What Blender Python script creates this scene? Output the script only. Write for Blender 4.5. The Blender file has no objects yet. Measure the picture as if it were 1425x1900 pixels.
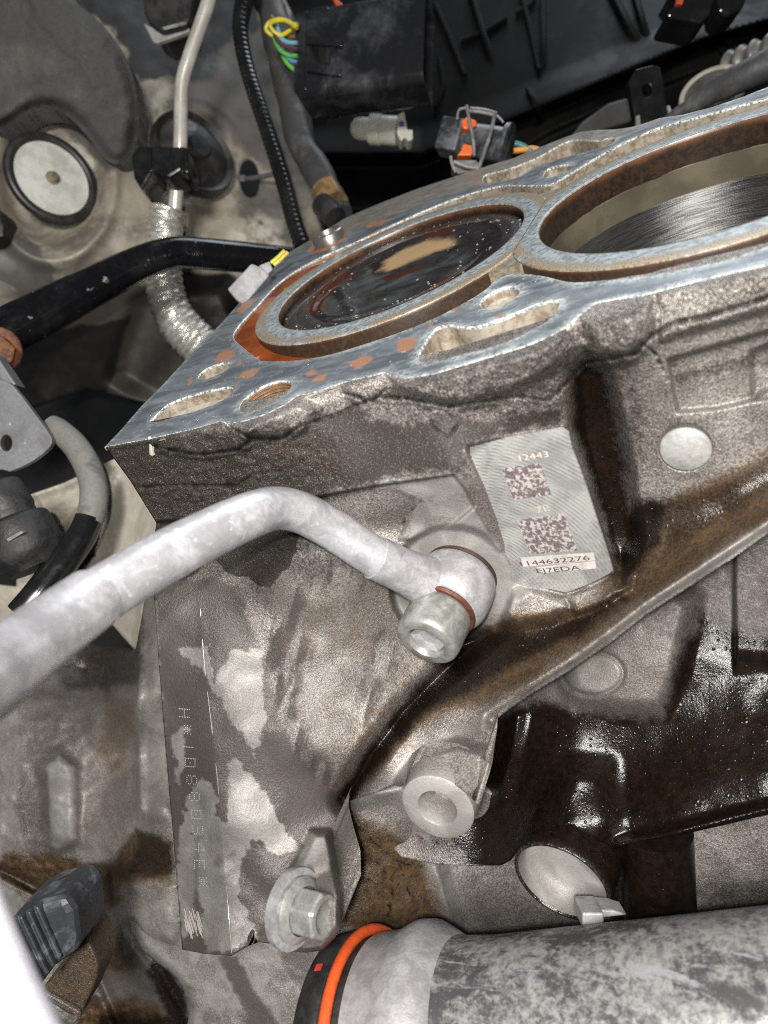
import bpy, bmesh, math, random
import numpy as np
from mathutils import Vector, Matrix
from mathutils.geometry import delaunay_2d_cdt

# ---------------------------------------------------------------- camera, world, lamps
S = 0.001                       # modelling in millimetres, world in metres
W, H, F = 1425.0, 1900.0, 1280.0
C = np.array([109.80523867942429, -201.18868332919658, 58.140243394809794])
R = np.array([[0.8476618205712354, 0.37121843645916064, -0.37903338952980664],
              [-0.05522250665901715, -0.648817031059369, -0.7589380310428586],
              [-0.5276551077208793, 0.6642539669717693, -0.5294778131858959]])
RT, DN, FW = R                  # camera right, down, forward in the block's axes (x along the crank, z out of the deck)
scene = bpy.context.scene
cam = bpy.data.cameras.new('camera')
camo = bpy.data.objects.new('camera', cam)
scene.collection.objects.link(camo)
camo.matrix_world = Matrix(((RT[0], -DN[0], -FW[0], C[0]*S), (RT[1], -DN[1], -FW[1], C[1]*S), (RT[2], -DN[2], -FW[2], C[2]*S), (0, 0, 0, 1)))
cam.sensor_fit = 'VERTICAL'; cam.sensor_height = 36.0; cam.lens = F/H*36.0
cam.clip_start = 0.005; cam.clip_end = 50
cam.dof.use_dof = True; cam.dof.focus_distance = 0.198; cam.dof.aperture_fstop = 15.0
scene.camera = camo
world = bpy.data.worlds.new('World'); scene.world = world; world.use_nodes = True
wb = world.node_tree.nodes['Background']
wb.inputs['Color'].default_value = (0.80, 0.90, 1.0, 1); wb.inputs['Strength'].default_value = 0.04
scene.view_settings.view_transform = 'Standard'; scene.view_settings.look = 'None'
scene.view_settings.exposure = 0.0
scene.cycles.use_denoising = False
scene.cycles.filter_width = 1.0
scene.cycles.max_bounces = 6
scene.cycles.sample_clamp_indirect = 4.0

def lamp(name, kind, pos, aim, power, color, size):
    l = bpy.data.lights.new(name, kind); o = bpy.data.objects.new(name, l)
    scene.collection.objects.link(o)
    o.location = [c*S for c in pos]
    d = Vector(aim) - Vector(pos)
    o.rotation_euler = d.to_track_quat('-Z', 'Y').to_euler()
    l.energy = power; l.color = color
    if kind == 'AREA': l.shape = 'DISK'; l.size = size*S
    else: l.shadow_soft_size = size*S
    return o
# the phone's flash beside the lens, an added soft fill behind it, and an added area light for unseen daylight beyond the engine, mirrored in the wet deck
FL = C - 8*RT - 12*DN - 30*FW
lamp('phone_flash', 'POINT', FL, FL+FW*100, 2.65, (1.0, 0.965, 0.91), 4.0)
HL = C - 70*RT - 110*DN - 330*FW
lamp('added_fill', 'AREA', HL, C + 220*FW, 5.0, (1.0, 0.97, 0.93), 120)
lamp('added_deck_sheen', 'AREA', (250, 1500, 1150), (40, 0, 0), 15.0, (0.84, 0.92, 1.0), 1100)

# ---------------------------------------------------------------- projecting traced outlines onto real planes
def ray(px, py):
    px = np.asarray(px, float); py = np.asarray(py, float)
    return np.stack([(px-W/2)/F, (py-H/2)/F, np.ones_like(px)], -1) @ R
def P(px, py, d):
    return C + np.asarray(d, float)[..., None]*ray(px, py) if np.ndim(d) else C + d*ray(px, py)
def onz(px, py, z=0.0):
    r = ray(px, py); return C + ((z-C[2])/r[..., 2])[..., None]*r
def ony(px, py, y):
    r = ray(px, py); return C + ((y-C[1])/r[..., 1])[..., None]*r
def crop(l, ox, oy, s): return [(ox+a*s, oy+b*s) for a, b in l]
def mmpx(d): return d/F

# ---------------------------------------------------------------- numpy noise
_rs = np.random.RandomState(7)
_T = _rs.rand(256, 256)
def vnoise(x, y):
    xi = np.floor(x).astype(int); yi = np.floor(y).astype(int)
    fx = x-xi; fy = y-yi
    fx = fx*fx*(3-2*fx); fy = fy*fy*(3-2*fy)
    a = _T[xi % 256, yi % 256]; b = _T[(xi+1) % 256, yi % 256]; c = _T[xi % 256, (yi+1) % 256]; d = _T[(xi+1) % 256, (yi+1) % 256]
    return (a*(1-fx)+b*fx)*(1-fy)+(c*(1-fx)+d*fx)*fy
def fbm(x, y, o=4):
    s = 0; a = 0.5; t = 0
    for k in range(o):
        s = s + a*vnoise(x*2**k+17*k, y*2**k+31*k); t += a; a *= 0.55
    return s/t
def sstep(a, b, x):
    t = np.clip((x-a)/(b-a), 0, 1); return t*t*(3-2*t)

def sdist(poly, x, y):
    """signed distance to a polygon, positive inside"""
    p = np.array(poly, float); q = np.roll(p, -1, 0)
    best = np.full(x.shape, 1e18); inside = np.zeros(x.shape, bool)
    for (ax, ay), (bx, by) in zip(p, q):
        dx, dy = bx-ax, by-ay; L = dx*dx+dy*dy+1e-12
        t = np.clip(((x-ax)*dx+(y-ay)*dy)/L, 0, 1)
        best = np.minimum(best, (x-ax-t*dx)**2+(y-ay-t*dy)**2)
        if ay != by:
            cr = (ay > y) != (by > y)
            inside ^= cr & (x < (bx-ax)*(y-ay)/(by-ay)+ax)
    d = np.sqrt(best)
    return np.where(inside, d, -d)
def ldist(line, x, y):
    p = np.array(line, float); best = np.full(x.shape, 1e18)
    for (ax, ay), (bx, by) in zip(p[:-1], p[1:]):
        dx, dy = bx-ax, by-ay; L = dx*dx+dy*dy+1e-12
        t = np.clip(((x-ax)*dx+(y-ay)*dy)/L, 0, 1)
        best = np.minimum(best, (x-ax-t*dx)**2+(y-ay-t*dy)**2)
    return np.sqrt(best)
def pmask(poly, x, y, f, amp=0, sc=20.0):
    p = np.array(poly, float); m = np.zeros(x.shape)
    mg = f+amp+2
    s = (x > p[:, 0].min()-mg) & (x < p[:, 0].max()+mg) & (y > p[:, 1].min()-mg) & (y < p[:, 1].max()+mg)
    if s.any():
        d = sdist(poly, x[s], y[s])
        if amp: d = d + amp*2*(fbm(x[s]/sc, y[s]/sc)-0.5)
        m[s] = sstep(-f, f, d)
    return m
def lmask(line, x, y, w, f, amp=0, sc=12.0):
    p = np.array(line, float); m = np.zeros(x.shape); mg = w+f+amp+2
    s = (x > p[:, 0].min()-mg) & (x < p[:, 0].max()+mg) & (y > p[:, 1].min()-mg) & (y < p[:, 1].max()+mg)
    if s.any():
        d = ldist(line, x[s], y[s])
        if amp: d = d + amp*2*(fbm(x[s]/sc, y[s]/sc)-0.5)
        m[s] = 1-sstep(w-f, w+f, d)
    return m
class TPS:
    def __init__(s, pts, lam=0.5):
        a = np.array(pts, float); s.c = a[:, :2]/100; n = len(a)
        K = s.k(s.c, s.c)+lam*1e-2*np.eye(n); Q = np.c_[np.ones(n), s.c]
        A = np.block([[K, Q], [Q.T, np.zeros((3, 3))]])
        s.w = np.linalg.solve(A, np.r_[a[:, 2], 0, 0, 0])
    def k(s, a, b):
        r2 = ((a[:, None]-b[None])**2).sum(-1)
        return 0.5*r2*np.log(r2+1e-9)
    def __call__(s, x, y):
        q = np.c_[x.ravel(), y.ravel()]/100
        out = np.concatenate([s.k(c, s.c)@s.w[:-3]+s.w[-3]+c@s.w[-2:] for c in np.array_split(q, max(1, len(q)//40000))])
        return out.reshape(x.shape)
def smooth_poly(l, n=4, closed=True):
    """Catmull-Rom through the points"""
    p = np.array(l, float)
    q = np.vstack([p[-1:], p, p[:2]]) if closed else np.vstack([2*p[:1]-p[1:2], p, 2*p[-1:]-p[-2:-1]])
    out = []
    for i in range(1, len(q)-2):
        a, b, c, d = q[i-1:i+3]
        for k in range(n):
            t = k/n
            out.append(0.5*(2*b+(c-a)*t+(2*a-5*b+4*c-d)*t*t+(3*b-a-3*c+d)*t**3))
    if not closed: out.append(p[-1])
    return np.array(out)
def resample(p, step, closed=True):
    p = np.array(p, float)
    q = np.vstack([p, p[:1]]) if closed else p
    s = np.r_[0, np.cumsum(np.linalg.norm(np.diff(q, axis=0), axis=1))]
    n = max(3, int(round(s[-1]/step)))
    t = np.linspace(0, s[-1], n+1)
    if closed: t = t[:-1]
    return np.stack([np.interp(t, s, q[:, k]) for k in range(q.shape[1])], -1)

# ---------------------------------------------------------------- objects
COL = scene.collection
def tag(o, label=None, cat=None, group=None, kind=None):
    if label: o['label'] = label
    if cat: o['category'] = cat
    if group: o['group'] = group
    if kind: o['kind'] = kind
    return o
ORG = {}
def thing(name, loc, label, cat, group=None, kind=None):
    o = bpy.data.objects.new(name, None); COL.objects.link(o)
    o.location = [c*S for c in loc]; o.empty_display_size = 0.01
    ORG[o.name] = np.array(loc, float)
    return tag(o, label, cat, group, kind)
def mk(name, verts, faces, material, parent=None, smooth=True, sharp=40, attrs=None, loc=None, bevel=0):
    v = np.asarray(verts, float)
    if parent is not None: L = ORG[parent.name]
    elif loc is not None: L = np.asarray(loc, float)
    else: L = v.mean(0)
    me = bpy.data.meshes.new(name)
    if isinstance(faces, np.ndarray) and faces.ndim == 2:
        n, k = faces.shape
        me.vertices.add(len(v)); me.vertices.foreach_set('co', ((v-L)*S).astype(np.float32).ravel())
        me.loops.add(n*k); me.loops.foreach_set('vertex_index', faces.astype(np.int32).ravel())
        me.polygons.add(n); me.polygons.foreach_set('loop_start', np.arange(0, n*k, k, dtype=np.int32))
        me.update(calc_edges=True); me.validate()
    else:
        me.from_pydata(((v-L)*S).tolist(), [], [list(map(int, f)) for f in faces])
        me.update()
    if attrs:
        for an, arr in attrs.items():
            at = me.attributes.new(an, 'FLOAT_COLOR', 'POINT')
            at.data.foreach_set('color', arr.astype(np.float32).ravel())
    if smooth:
        me.polygons.foreach_set('use_smooth', [True]*len(me.polygons))
        me.set_sharp_from_angle(angle=math.radians(sharp))
    me.materials.append(material)
    o = bpy.data.objects.new(name, me); COL.objects.link(o)
    if parent is not None:
        o.parent = parent; ORG[o.name] = L
    else:
        o.location = [c*S for c in L]; ORG[o.name] = L
    if bevel:
        b = o.modifiers.new('bevel', 'BEVEL'); b.width = bevel*S; b.segments = 2; b.limit_method = 'ANGLE'
        b.angle_limit = math.radians(35)
    return o
def fixn(verts, faces):
    bm = bmesh.new(); vs = [bm.verts.new(v) for v in verts]
    for f in faces:
        try: bm.faces.new([vs[i] for i in f])
        except ValueError: pass
    bmesh.ops.recalc_face_normals(bm, faces=bm.faces)
    bm.verts.index_update()
    r = ([v.co[:] for v in bm.verts], [[v.index for v in f.verts] for f in bm.faces]); bm.free()
    return r
class MB:
    def __init__(s): s.v = []; s.f = []
    def add(s, v, f):
        b = len(s.v); s.v += [tuple(x) for x in v]; s.f += [[i+b for i in q] for q in f]; return s
    def build(s, name, m, parent=None, **k): return mk(name, np.array(s.v), s.f, m, parent, **k)
def unit(v): v = np.asarray(v, float); return v/np.linalg.norm(v)
def tube(pts, rad, seg=20, n=6, caps=True, mod=None):
    """smooth tube through pts (mm); rad scalar or per point; mod(s, angle) scales the radius"""
    pts = np.array(pts, float); rad = np.broadcast_to(np.array(rad, float), (len(pts),))
    q = smooth_poly(np.c_[pts, rad], n, False) if n > 1 else np.c_[pts, rad]
    p, r = q[:, :3], q[:, 3]
    t = np.gradient(p, axis=0); t /= np.linalg.norm(t, axis=1)[:, None]
    u = np.cross(t[0], [0.3, 0.2, 1]); u /= np.linalg.norm(u)
    L = np.r_[0, np.cumsum(np.linalg.norm(np.diff(p, axis=0), axis=1))]
    V = []; a = np.linspace(0, 2*np.pi, seg, endpoint=False)
    for i in range(len(p)):
        u = u-t[i]*(u@t[i]); u /= np.linalg.norm(u); w = np.cross(t[i], u)
        rr = r[i]*(mod(L[i], a) if mod else 1.0)
        V.append(p[i]+np.cos(a)[:, None]*u*np.reshape(rr*np.ones(seg), (-1, 1))+np.sin(a)[:, None]*w*np.reshape(rr*np.ones(seg), (-1, 1)))
    V = np.concatenate(V); f = []
    for i in range(len(p)-1):
        for k in range(seg):
            f.append([i*seg+k, i*seg+(k+1) % seg, (i+1)*seg+(k+1) % seg, (i+1)*seg+k])
    if caps:
        f.append(list(range(seg))[::-1]); f.append([(len(p)-1)*seg+k for k in range(seg)])
    return V, f
def frame(axis):
    a = unit(axis); u = np.cross(a, [0.31, 0.17, 0.93]); u = unit(u); return a, u, np.cross(a, u)
def lathe(c, axis, prof, seg=48, ang0=0, upv=None):
    """profile [(radius, height)]; closed at ends whose radius is 0"""
    a, u, w = frame(axis)
    if upv is not None: u = unit(np.asarray(upv)-a*(np.asarray(upv)@a)); w = np.cross(a, u)
    th = np.linspace(0, 2*np.pi, seg, endpoint=False)+ang0
    V = []; f = []; idx = []
    for r, h in prof:
        b = len(V)
        if r <= 1e-6: V.append(np.asarray(c)+a*h); idx.append([b]*seg)
        else:
            V += list(np.asarray(c)+a*h+r*(np.cos(th)[:, None]*u+np.sin(th)[:, None]*w)); idx.append(list(range(b, b+seg)))
    for i in range(len(prof)-1):
        A, B = idx[i], idx[i+1]
        for k in range(seg):
            k2 = (k+1) % seg
            q = [A[k], A[k2], B[k2], B[k]]
            q = [x for j, x in enumerate(q) if x != q[j-1]]
            if len(q) > 2: f.append(q)
    return np.array(V), f
def prism(poly, vec, holes=()):
    """flat polygon (3D points) with optional holes, extruded by vec"""
    poly = np.array(poly, float); vec = np.asarray(vec, float)
    o = poly.mean(0); n = unit(vec)
    u = unit(poly[1]-poly[0]-n*((poly[1]-poly[0])@n)); w = np.cross(n, u)
    loops = [poly]+[np.array(h, float) for h in holes]
    pts = []; edges = []; 
    for l in loops:
        b = len(pts); pts += [Vector(((x-o)@u, (x-o)@w)) for x in l]
        edges += [(b+i, b+(i+1) % len(l)) for i in range(len(l))]
    allp = np.concatenate(loops)
    V = np.r_[allp, allp+vec]; N = len(allp); f = []
    if len(loops) == 1:
        f += [list(range(N))[::-1], [N+i for i in range(N)]]
    else:
        vo, eo, fo, *_ = delaunay_2d_cdt(pts, edges, [], 0, 1e-6)
        P2 = [np.array([[(x-o)@u, (x-o)@w] for x in l]) for l in loops]
        for t in fo:
            cx = np.mean([vo[i][0] for i in t]); cy = np.mean([vo[i][1] for i in t])
            if sdist(P2[0], np.array([cx]), np.array([cy]))[0] > 0 and all(sdist(h, np.array([cx]), np.array([cy]))[0] < 0 for h in P2[1:]):
                f += [list(t)[::-1], [N+i for i in t]]
    for a, b in edges: f.append([a, b, N+b, N+a])
    return fixn(V, f)
def slab(pxpoly, d, thick, holes=(), vec=None):
    """outline traced in the photo, set at its own distance d (number or per point), thickness away from the viewer"""
    l = np.array(pxpoly, float); dd = np.broadcast_to(np.asarray(d, float), (len(l),))
    v = FW*thick if vec is None else np.asarray(vec, float)
    return prism(P(l[:, 0], l[:, 1], dd), v, [P(np.array(h)[:, 0], np.array(h)[:, 1], float(np.mean(dd))) for h in holes])
def box(c, ax, ay, az, hx, hy, hz):
    c = np.asarray(c, float); V = [c+sx*hx*ax+sy*hy*ay+sz*hz*az for sx in (-1, 1) for sy in (-1, 1) for sz in (-1, 1)]
    return fixn(V, [(0, 1, 3, 2), (4, 6, 7, 5), (0, 4, 5, 1), (2, 3, 7, 6), (0, 2, 6, 4), (1, 5, 7, 3)])
def circ(cx, cy, rx, ry=None, n=32, rot=0):
    ry = ry or rx; a = np.linspace(0, 2*np.pi, n, endpoint=False); c, s = math.cos(rot), math.sin(rot)
    return [(cx+rx*math.cos(t)*c-ry*math.sin(t)*s, cy+rx*math.cos(t)*s+ry*math.sin(t)*c) for t in a]

def relief(name, poly, depth, material, parent, step=3.0, masks=None, skirt=8.0, plane='y', holes=(), skdir=None, disp=None, **kw):
    """a cast or pressed surface: a dense sheet over an outline, each point at its own distance, with a turned-back rim"""
    p = np.array(poly, float)
    x0, y0 = p.min(0)-step; x1, y1 = p.max(0)+step
    xs = np.arange(x0, x1+step, step); ys = np.arange(y0, y1+step, step)
    X, Y = np.meshgrid(xs, ys); sd = sdist(poly, X, Y)
    for h in holes: sd = np.minimum(sd, -sdist(h, X, Y))
    ok = sd > -0.55*step
    q = ok[:-1, :-1] & ok[1:, :-1] & ok[:-1, 1:] & ok[1:, 1:]
    use = np.zeros(ok.shape, bool)
    for a in (slice(0, -1), slice(1, None)):
        for b in (slice(0, -1), slice(1, None)): use[a, b] |= q
    idx = -np.ones(ok.shape, int); idx[use] = np.arange(use.sum())
    x = X[use].copy(); y = Y[use].copy()
    faces = np.stack([idx[:-1, :-1][q], idx[1:, :-1][q], idx[1:, 1:][q], idx[:-1, 1:][q]], 1)
    e = np.concatenate([faces[:, [k, (k+1) % 4]] for k in range(4)])
    key = np.minimum(e[:, 0], e[:, 1])*(len(x)+1)+np.maximum(e[:, 0], e[:, 1])
    u, inv, cnt = np.unique(key, return_inverse=True, return_counts=True)
    be = e[cnt[inv] == 1]
    bv = np.unique(be)
    segs = [(a, b) for l in [p]+[np.array(h, float) for h in holes] for a, b in zip(l, np.roll(l, -1, 0))]
    bd = np.full(len(bv), 1e18); bx = x[bv].copy(); by = y[bv].copy(); X0 = x[bv].copy(); Y0 = y[bv].copy()
    for (ax, ay), (cx, cy) in segs:
        dx, dy = cx-ax, cy-ay; L = dx*dx+dy*dy+1e-12
        t = np.clip(((X0-ax)*dx+(Y0-ay)*dy)/L, 0, 1)
        d = (X0-ax-t*dx)**2+(Y0-ay-t*dy)**2; m = d < bd
        bd[m] = d[m]; bx[m] = (ax+t*dx)[m]; by[m] = (ay+t*dy)[m]
    m = bd < (1.6*step)**2
    x[bv[m]] = bx[m]; y[bv[m]] = by[m]
    D = depth(x, y)
    V = ony(x, y, D) if plane == 'y' else P(x, y, D)
    if disp is not None: V = V+disp(x, y)[:, None]*(np.array([0, -0.8, 0.6]) if plane == 'y' else -FW)
    at = masks(x, y) if masks else {}
    if skirt:
        sv = np.asarray(skdir if skdir is not None else ((0, 1, 0) if plane == 'y' else FW), float)
        mp = -np.ones(len(x), int); mp[bv] = len(x)+np.arange(len(bv))
        V = np.r_[V, V[bv]+sv*skirt]
        faces = np.r_[faces, np.stack([be[:, 1], be[:, 0], mp[be[:, 0]], mp[be[:, 1]]], 1)]
        at = {k: np.r_[a, a[bv]] for k, a in at.items()}
    return mk(name, V, faces, material, parent, attrs=at, **kw)

# ---------------------------------------------------------------- materials
class NT:
    def __init__(s, name):
        s.m = bpy.data.materials.new(name); s.m.use_nodes = True; s.t = s.m.node_tree; s.b = s.t.nodes['Principled BSDF']
        s.co = s.t.nodes.new('ShaderNodeTexCoord').outputs['Object']
    def n(s, ty, **k):
        nd = s.t.nodes.new(ty)
        for a, v in k.items(): setattr(nd, a, v)
        return nd
    def put(s, sock, v):
        if isinstance(v, bpy.types.NodeSocket): s.t.links.new(v, sock)
        elif isinstance(v, (tuple, list)): sock.default_value = tuple(v)+((1,) if len(v) == 3 and sock.type == 'RGBA' else ())
        else: sock.default_value = v
    def noise(s, per_mm, detail=5, rough=0.6, dist=0, stretch=None, co=None):
        nd = s.n('ShaderNodeTexNoise'); c = co or s.co
        if stretch:
            mp = s.n('ShaderNodeMapping'); mp.inputs['Scale'].default_value = stretch; s.put(mp.inputs['Vector'], c); c = mp.outputs[0]
        s.put(nd.inputs['Vector'], c)
        nd.inputs['Scale'].default_value = per_mm*1000; nd.inputs['Detail'].default_value = detail; nd.inputs['Roughness'].default_value = rough; nd.inputs['Distortion'].default_value = dist
        return nd.outputs['Fac']
    def ramp(s, v, a, b):
        nd = s.n('ShaderNodeMapRange'); nd.interpolation_type = 'SMOOTHSTEP'
        s.put(nd.inputs[0], v); nd.inputs[1].default_value = a; nd.inputs[2].default_value = b
        return nd.outputs[0]
    def mix(s, f, a, b, mode='MIX'):
        nd = s.n('ShaderNodeMix', data_type='RGBA', blend_type=mode)
        s.put(nd.inputs[0], f); s.put(nd.inputs[6], a); s.put(nd.inputs[7], b); return nd.outputs[2]
    def fmix(s, f, a, b):
        nd = s.n('ShaderNodeMix', data_type='FLOAT')
        s.put(nd.inputs[0], f); s.put(nd.inputs[2], a); s.put(nd.inputs[3], b); return nd.outputs[0]
    def math(s, op, a, b=0.0, clamp=False):
        nd = s.n('ShaderNodeMath', operation=op, use_clamp=clamp); s.put(nd.inputs[0], a); s.put(nd.inputs[1], b); return nd.outputs[0]
    def attr(s, name):
        nd = s.n('ShaderNodeAttribute', attribute_name=name); sp = s.n('ShaderNodeSeparateColor')
        s.t.links.new(nd.outputs['Color'], sp.inputs[0]); return sp.outputs[0], sp.outputs[1], sp.outputs[2], nd.outputs['Alpha']
    def bump(s, h, mm, strength=1.0, prev=None):
        nd = s.n('ShaderNodeBump'); nd.inputs['Distance'].default_value = mm*S; s.put(nd.inputs['Strength'], strength); s.put(nd.inputs['Height'], h)
        if prev: s.put(nd.inputs['Normal'], prev)
        return nd.outputs[0]
    def done(s, base, rough, metal=0.0, normal=None, **k):
        s.put(s.b.inputs['Base Color'], base); s.put(s.b.inputs['Roughness'], rough); s.put(s.b.inputs['Metallic'], metal)
        if normal: s.put(s.b.inputs['Normal'], normal)
        for a, v in k.items(): s.put(s.b.inputs[a.replace('_', ' ')], v)
        return s.m

def grime(name, c1, c2, sc=0.15, rough=(0.45, 0.6), metal=0.0, bump=0.05, bsc=1.5, lo=0.4, hi=0.62, speck=None, speck_lo=0.66, scratch=None, **k):
    """two-tone worn surface: c1 body, c2 dirt or wear in patches, speck = small light dust"""
    t = NT(name)
    f = t.ramp(t.noise(sc, 6, 0.65, 0.4), lo, hi)
    g = t.noise(bsc, 4, 0.6)
    col = t.mix(f, c1, c2)
    col = t.mix(t.math('MULTIPLY', t.ramp(g, 0.35, 0.7), 0.35), col, (c1[0]*0.45, c1[1]*0.45, c1[2]*0.45))
    if speck:
        col = t.mix(t.ramp(t.noise(bsc*0.45, 3, 0.75), speck_lo, speck_lo+0.06), col, speck)
    if scratch:
        sc_ = t.ramp(t.noise(0.35, 4, 0.7, 0.3, stretch=(1, 0.12, 0.3)), 0.63, 0.70)
        col = t.mix(sc_, col, scratch)
    rr = t.fmix(f, rough[0], rough[1])
    return t.done(col, rr, metal, t.bump(g, bump) if bump else None, **k)
def plain(name, c, rough=0.4, metal=0.0, **k):
    return grime(name, c, tuple(x*0.72 for x in c), rough=(rough, min(1, rough+0.12)), metal=metal, bump=0.02, **k)

def cast_material():
    t = NT('cast_aluminium')
    oil, amber, wet, flake = t.attr('stain')
    bright, soot, crack_and_shade, mach = t.attr('wear')
    big = t.noise(0.07, 6, 0.62, 0.6); mid = t.noise(0.5, 6, 0.7); fine = t.noise(1.5, 4, 0.65); grit = t.noise(3.4, 2, 0.5)
    dry = t.mix(t.ramp(big, 0.36, 0.64), (0.275, 0.256, 0.242), (0.158, 0.142, 0.132))
    dry = t.mix(t.math('MULTIPLY', t.ramp(fine, 0.45, 0.60), t.fmix(flake, 0.62, 0.85)), dry, (0.075, 0.060, 0.051))
    dry = t.mix(t.math('MULTIPLY', t.ramp(grit, 0.56, 0.64), t.fmix(flake, .5, .8)), dry, (0.56, 0.51, 0.47))
    dry = t.mix(t.math('MULTIPLY', t.ramp(grit, 0.44, 0.36), t.fmix(flake, .5, .8)), dry, (0.05, 0.042, 0.037))
    b = t.mix(bright, dry, t.mix(t.ramp(big, 0.4, 0.62), (0.31, 0.302, 0.288), (0.22, 0.212, 0.203)))
    gr = t.math('ADD', t.math('MULTIPLY', mid, 0.55), t.math('MULTIPLY', fine, 0.55))
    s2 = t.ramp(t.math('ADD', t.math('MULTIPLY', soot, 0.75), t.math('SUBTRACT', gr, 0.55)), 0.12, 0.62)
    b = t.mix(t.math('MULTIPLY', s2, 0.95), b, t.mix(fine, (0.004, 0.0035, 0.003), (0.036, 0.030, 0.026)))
    b = t.mix(t.math('MULTIPLY', t.math('MULTIPLY', s2, t.ramp(grit, 0.60, 0.68)), t.fmix(flake, 0.30, 0.55)), b, (0.30, 0.265, 0.24))
    b = t.mix(t.math('MULTIPLY', wet, 0.88), b, t.mix(big, (0.050, 0.044, 0.040), (0.085, 0.075, 0.068)))
    am = t.ramp(t.math('ADD', amber, t.math('MULTIPLY', t.math('SUBTRACT', gr, 0.55), 1.2)), 0.18, 0.95)
    b = t.mix(t.math('MULTIPLY', am, 0.92), b, t.mix(t.ramp(mid, .35, .65), (0.030, 0.017, 0.008), (0.125, 0.072, 0.028)))
    oil2 = t.ramp(t.math('ADD', oil, t.math('MULTIPLY', t.math('SUBTRACT', gr, 0.55), 0.9)), 0.10, 0.90)
    b = t.mix(oil2, b, t.mix(t.ramp(mid, .35, .7), (0.0035, 0.0025, 0.002), (0.011, 0.006, 0.0035)))
    b = t.mix(crack_and_shade, b, (0.010, 0.008, 0.007))
    r = t.fmix(wet, 0.46, 0.36); r = t.fmix(am, r, 0.34); r = t.fmix(oil2, r, 0.24); r = t.fmix(bright, r, 0.5)
    me = t.fmix(oil2, t.fmix(t.math('MAXIMUM', wet, bright), 0.40, 0.08), 0.0)
    sp = t.n('ShaderNodeTexVoronoi', feature='F1'); t.put(sp.inputs['Vector'], t.co); sp.inputs['Scale'].default_value = 700
    spc = t.n('ShaderNodeSeparateColor'); t.put(spc.inputs[0], sp.outputs['Color'])
    drops = t.math('MULTIPLY', t.ramp(sp.outputs['Distance'], 0.34, 0.02), t.ramp(spc.outputs[0], 0.25, 0.5))
    nb = t.bump(fine, 0.30, t.fmix(oil2, t.fmix(bright, 0.85, 0.4), 0.42))
    nb = t.bump(mid, 0.85, t.math('MULTIPLY', flake, 0.9), nb)
    nb = t.bump(grit, 0.10, t.fmix(oil2, 0.9, 0.55), nb)
    nb = t.bump(drops, 0.30, t.math('MULTIPLY', oil2, 0.5), nb)
    return t.done(b, r, t.math('MULTIPLY', me, t.math('SUBTRACT', 1.0, s2)), nb, Specular_IOR_Level=t.fmix(s2, 0.5, 0.22))
CAST = cast_material()

# ================================================================ ENGINE BLOCK
block = thing('engine_block', (20, -60, -60), 'open aluminium engine block with two bores and a grey gasket face', 'engine block')

# ---- the gasket face (z = 0), traced and laid onto the deck plane
G3 = lambda l: crop(l, 180, 600, .42105)
G1 = lambda l: crop(l, 400, 330, .42105)
G2 = lambda l: crop(l, 900, 150, .36842)
G4 = lambda l: crop(l, 700, 480, .42105)
DECK_NEAR = G3([(35, 543), (130, 525), (240, 505), (430, 462), (545, 428), (575, 440), (650, 428), (740, 400), (830, 355), (880, 318), (960, 300), (1050, 270), (1130, 245), (1210, 230), (1270, 213), (1300, 230), (1360, 240)]) \
    + G4([(160, 520), (250, 505), (350, 475), (500, 430), (650, 385), (760, 340), (830, 300), (900, 240), (960, 195), (1050, 176), (1170, 160), (1240, 140), (1425, 93)]) + [(1425, 490), (1500, 470), (1580, 450)]
DECK_FAR = [(1580, 110), (1500, 140), (1425, 161), (1379, 179.5), (1324, 198), (1268, 212.6), (1224, 219), (1195, 229), (1173, 235.5), (1143, 240), (1106, 241), (1077, 245), (1047, 255), (1010, 270), (981, 281), (954, 293), (878, 316), (776, 350), (700, 379), (640, 405), (585, 440)] \
    + G1([(320, 330), (235, 420), (110, 545), (40, 625)]) + G3([(400, 150), (300, 260), (200, 360), (100, 475)])
JACK = G1([(75, 700), (110, 640), (190, 555), (260, 480), (350, 410), (480, 340), (620, 280), (780, 205), (880, 160), (1000, 110), (1130, 65), (1270, 32), (1390, 32)]) \
    + G2([(330, 517), (400, 480), (500, 420), (620, 350), (760, 280), (900, 225), (1050, 185), (1200, 145), (1425, 85)]) + [(1500, 158), (1620, 120), (1700, 330), (1520, 428)] \
    + G2([(1425, 835), (1200, 905), (1000, 950), (800, 985), (600, 1005), (480, 1015), (400, 1010), (300, 985), (200, 972), (130, 975), (60, 1000)]) \
    + G1([(1180, 500), (1080, 560), (940, 630), (800, 685), (650, 735), (500, 780), (350, 805), (210, 808), (180, 795), (120, 750)])
PORTS = [G3([(232, 432), (262, 400), (320, 350), (430, 310), (560, 280), (600, 283), (590, 312), (540, 345), (440, 385), (350, 410), (280, 432)]),
         G3([(443, 240), (470, 205), (540, 175), (585, 170), (580, 195), (540, 220), (480, 247)]),
         G3([(625, 378), (650, 330), (720, 280), (800, 252), (855, 255), (850, 290), (790, 340), (720, 375), (655, 392)]),
         G4([(450, 200), (480, 160), (560, 125), (610, 122), (630, 140), (605, 175), (540, 210), (478, 222)]),
         G4([(182, 450), (195, 390), (250, 312), (290, 292), (330, 288), (360, 297), (450, 295), (530, 268), (640, 225), (720, 192), (800, 182), (798, 218), (775, 255), (700, 305), (540, 378), (380, 420), (250, 455)]),
         G2([(0, 472), (120, 440), (260, 385), (400, 308), (470, 292), (560, 297), (650, 282), (645, 310), (600, 332), (500, 360), (400, 385), (330, 410), (240, 440), (150, 492), (0, 515)]),
         G2([(290, 482), (310, 445), (370, 425), (440, 418), (440, 437), (400, 462), (340, 485)])]
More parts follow.
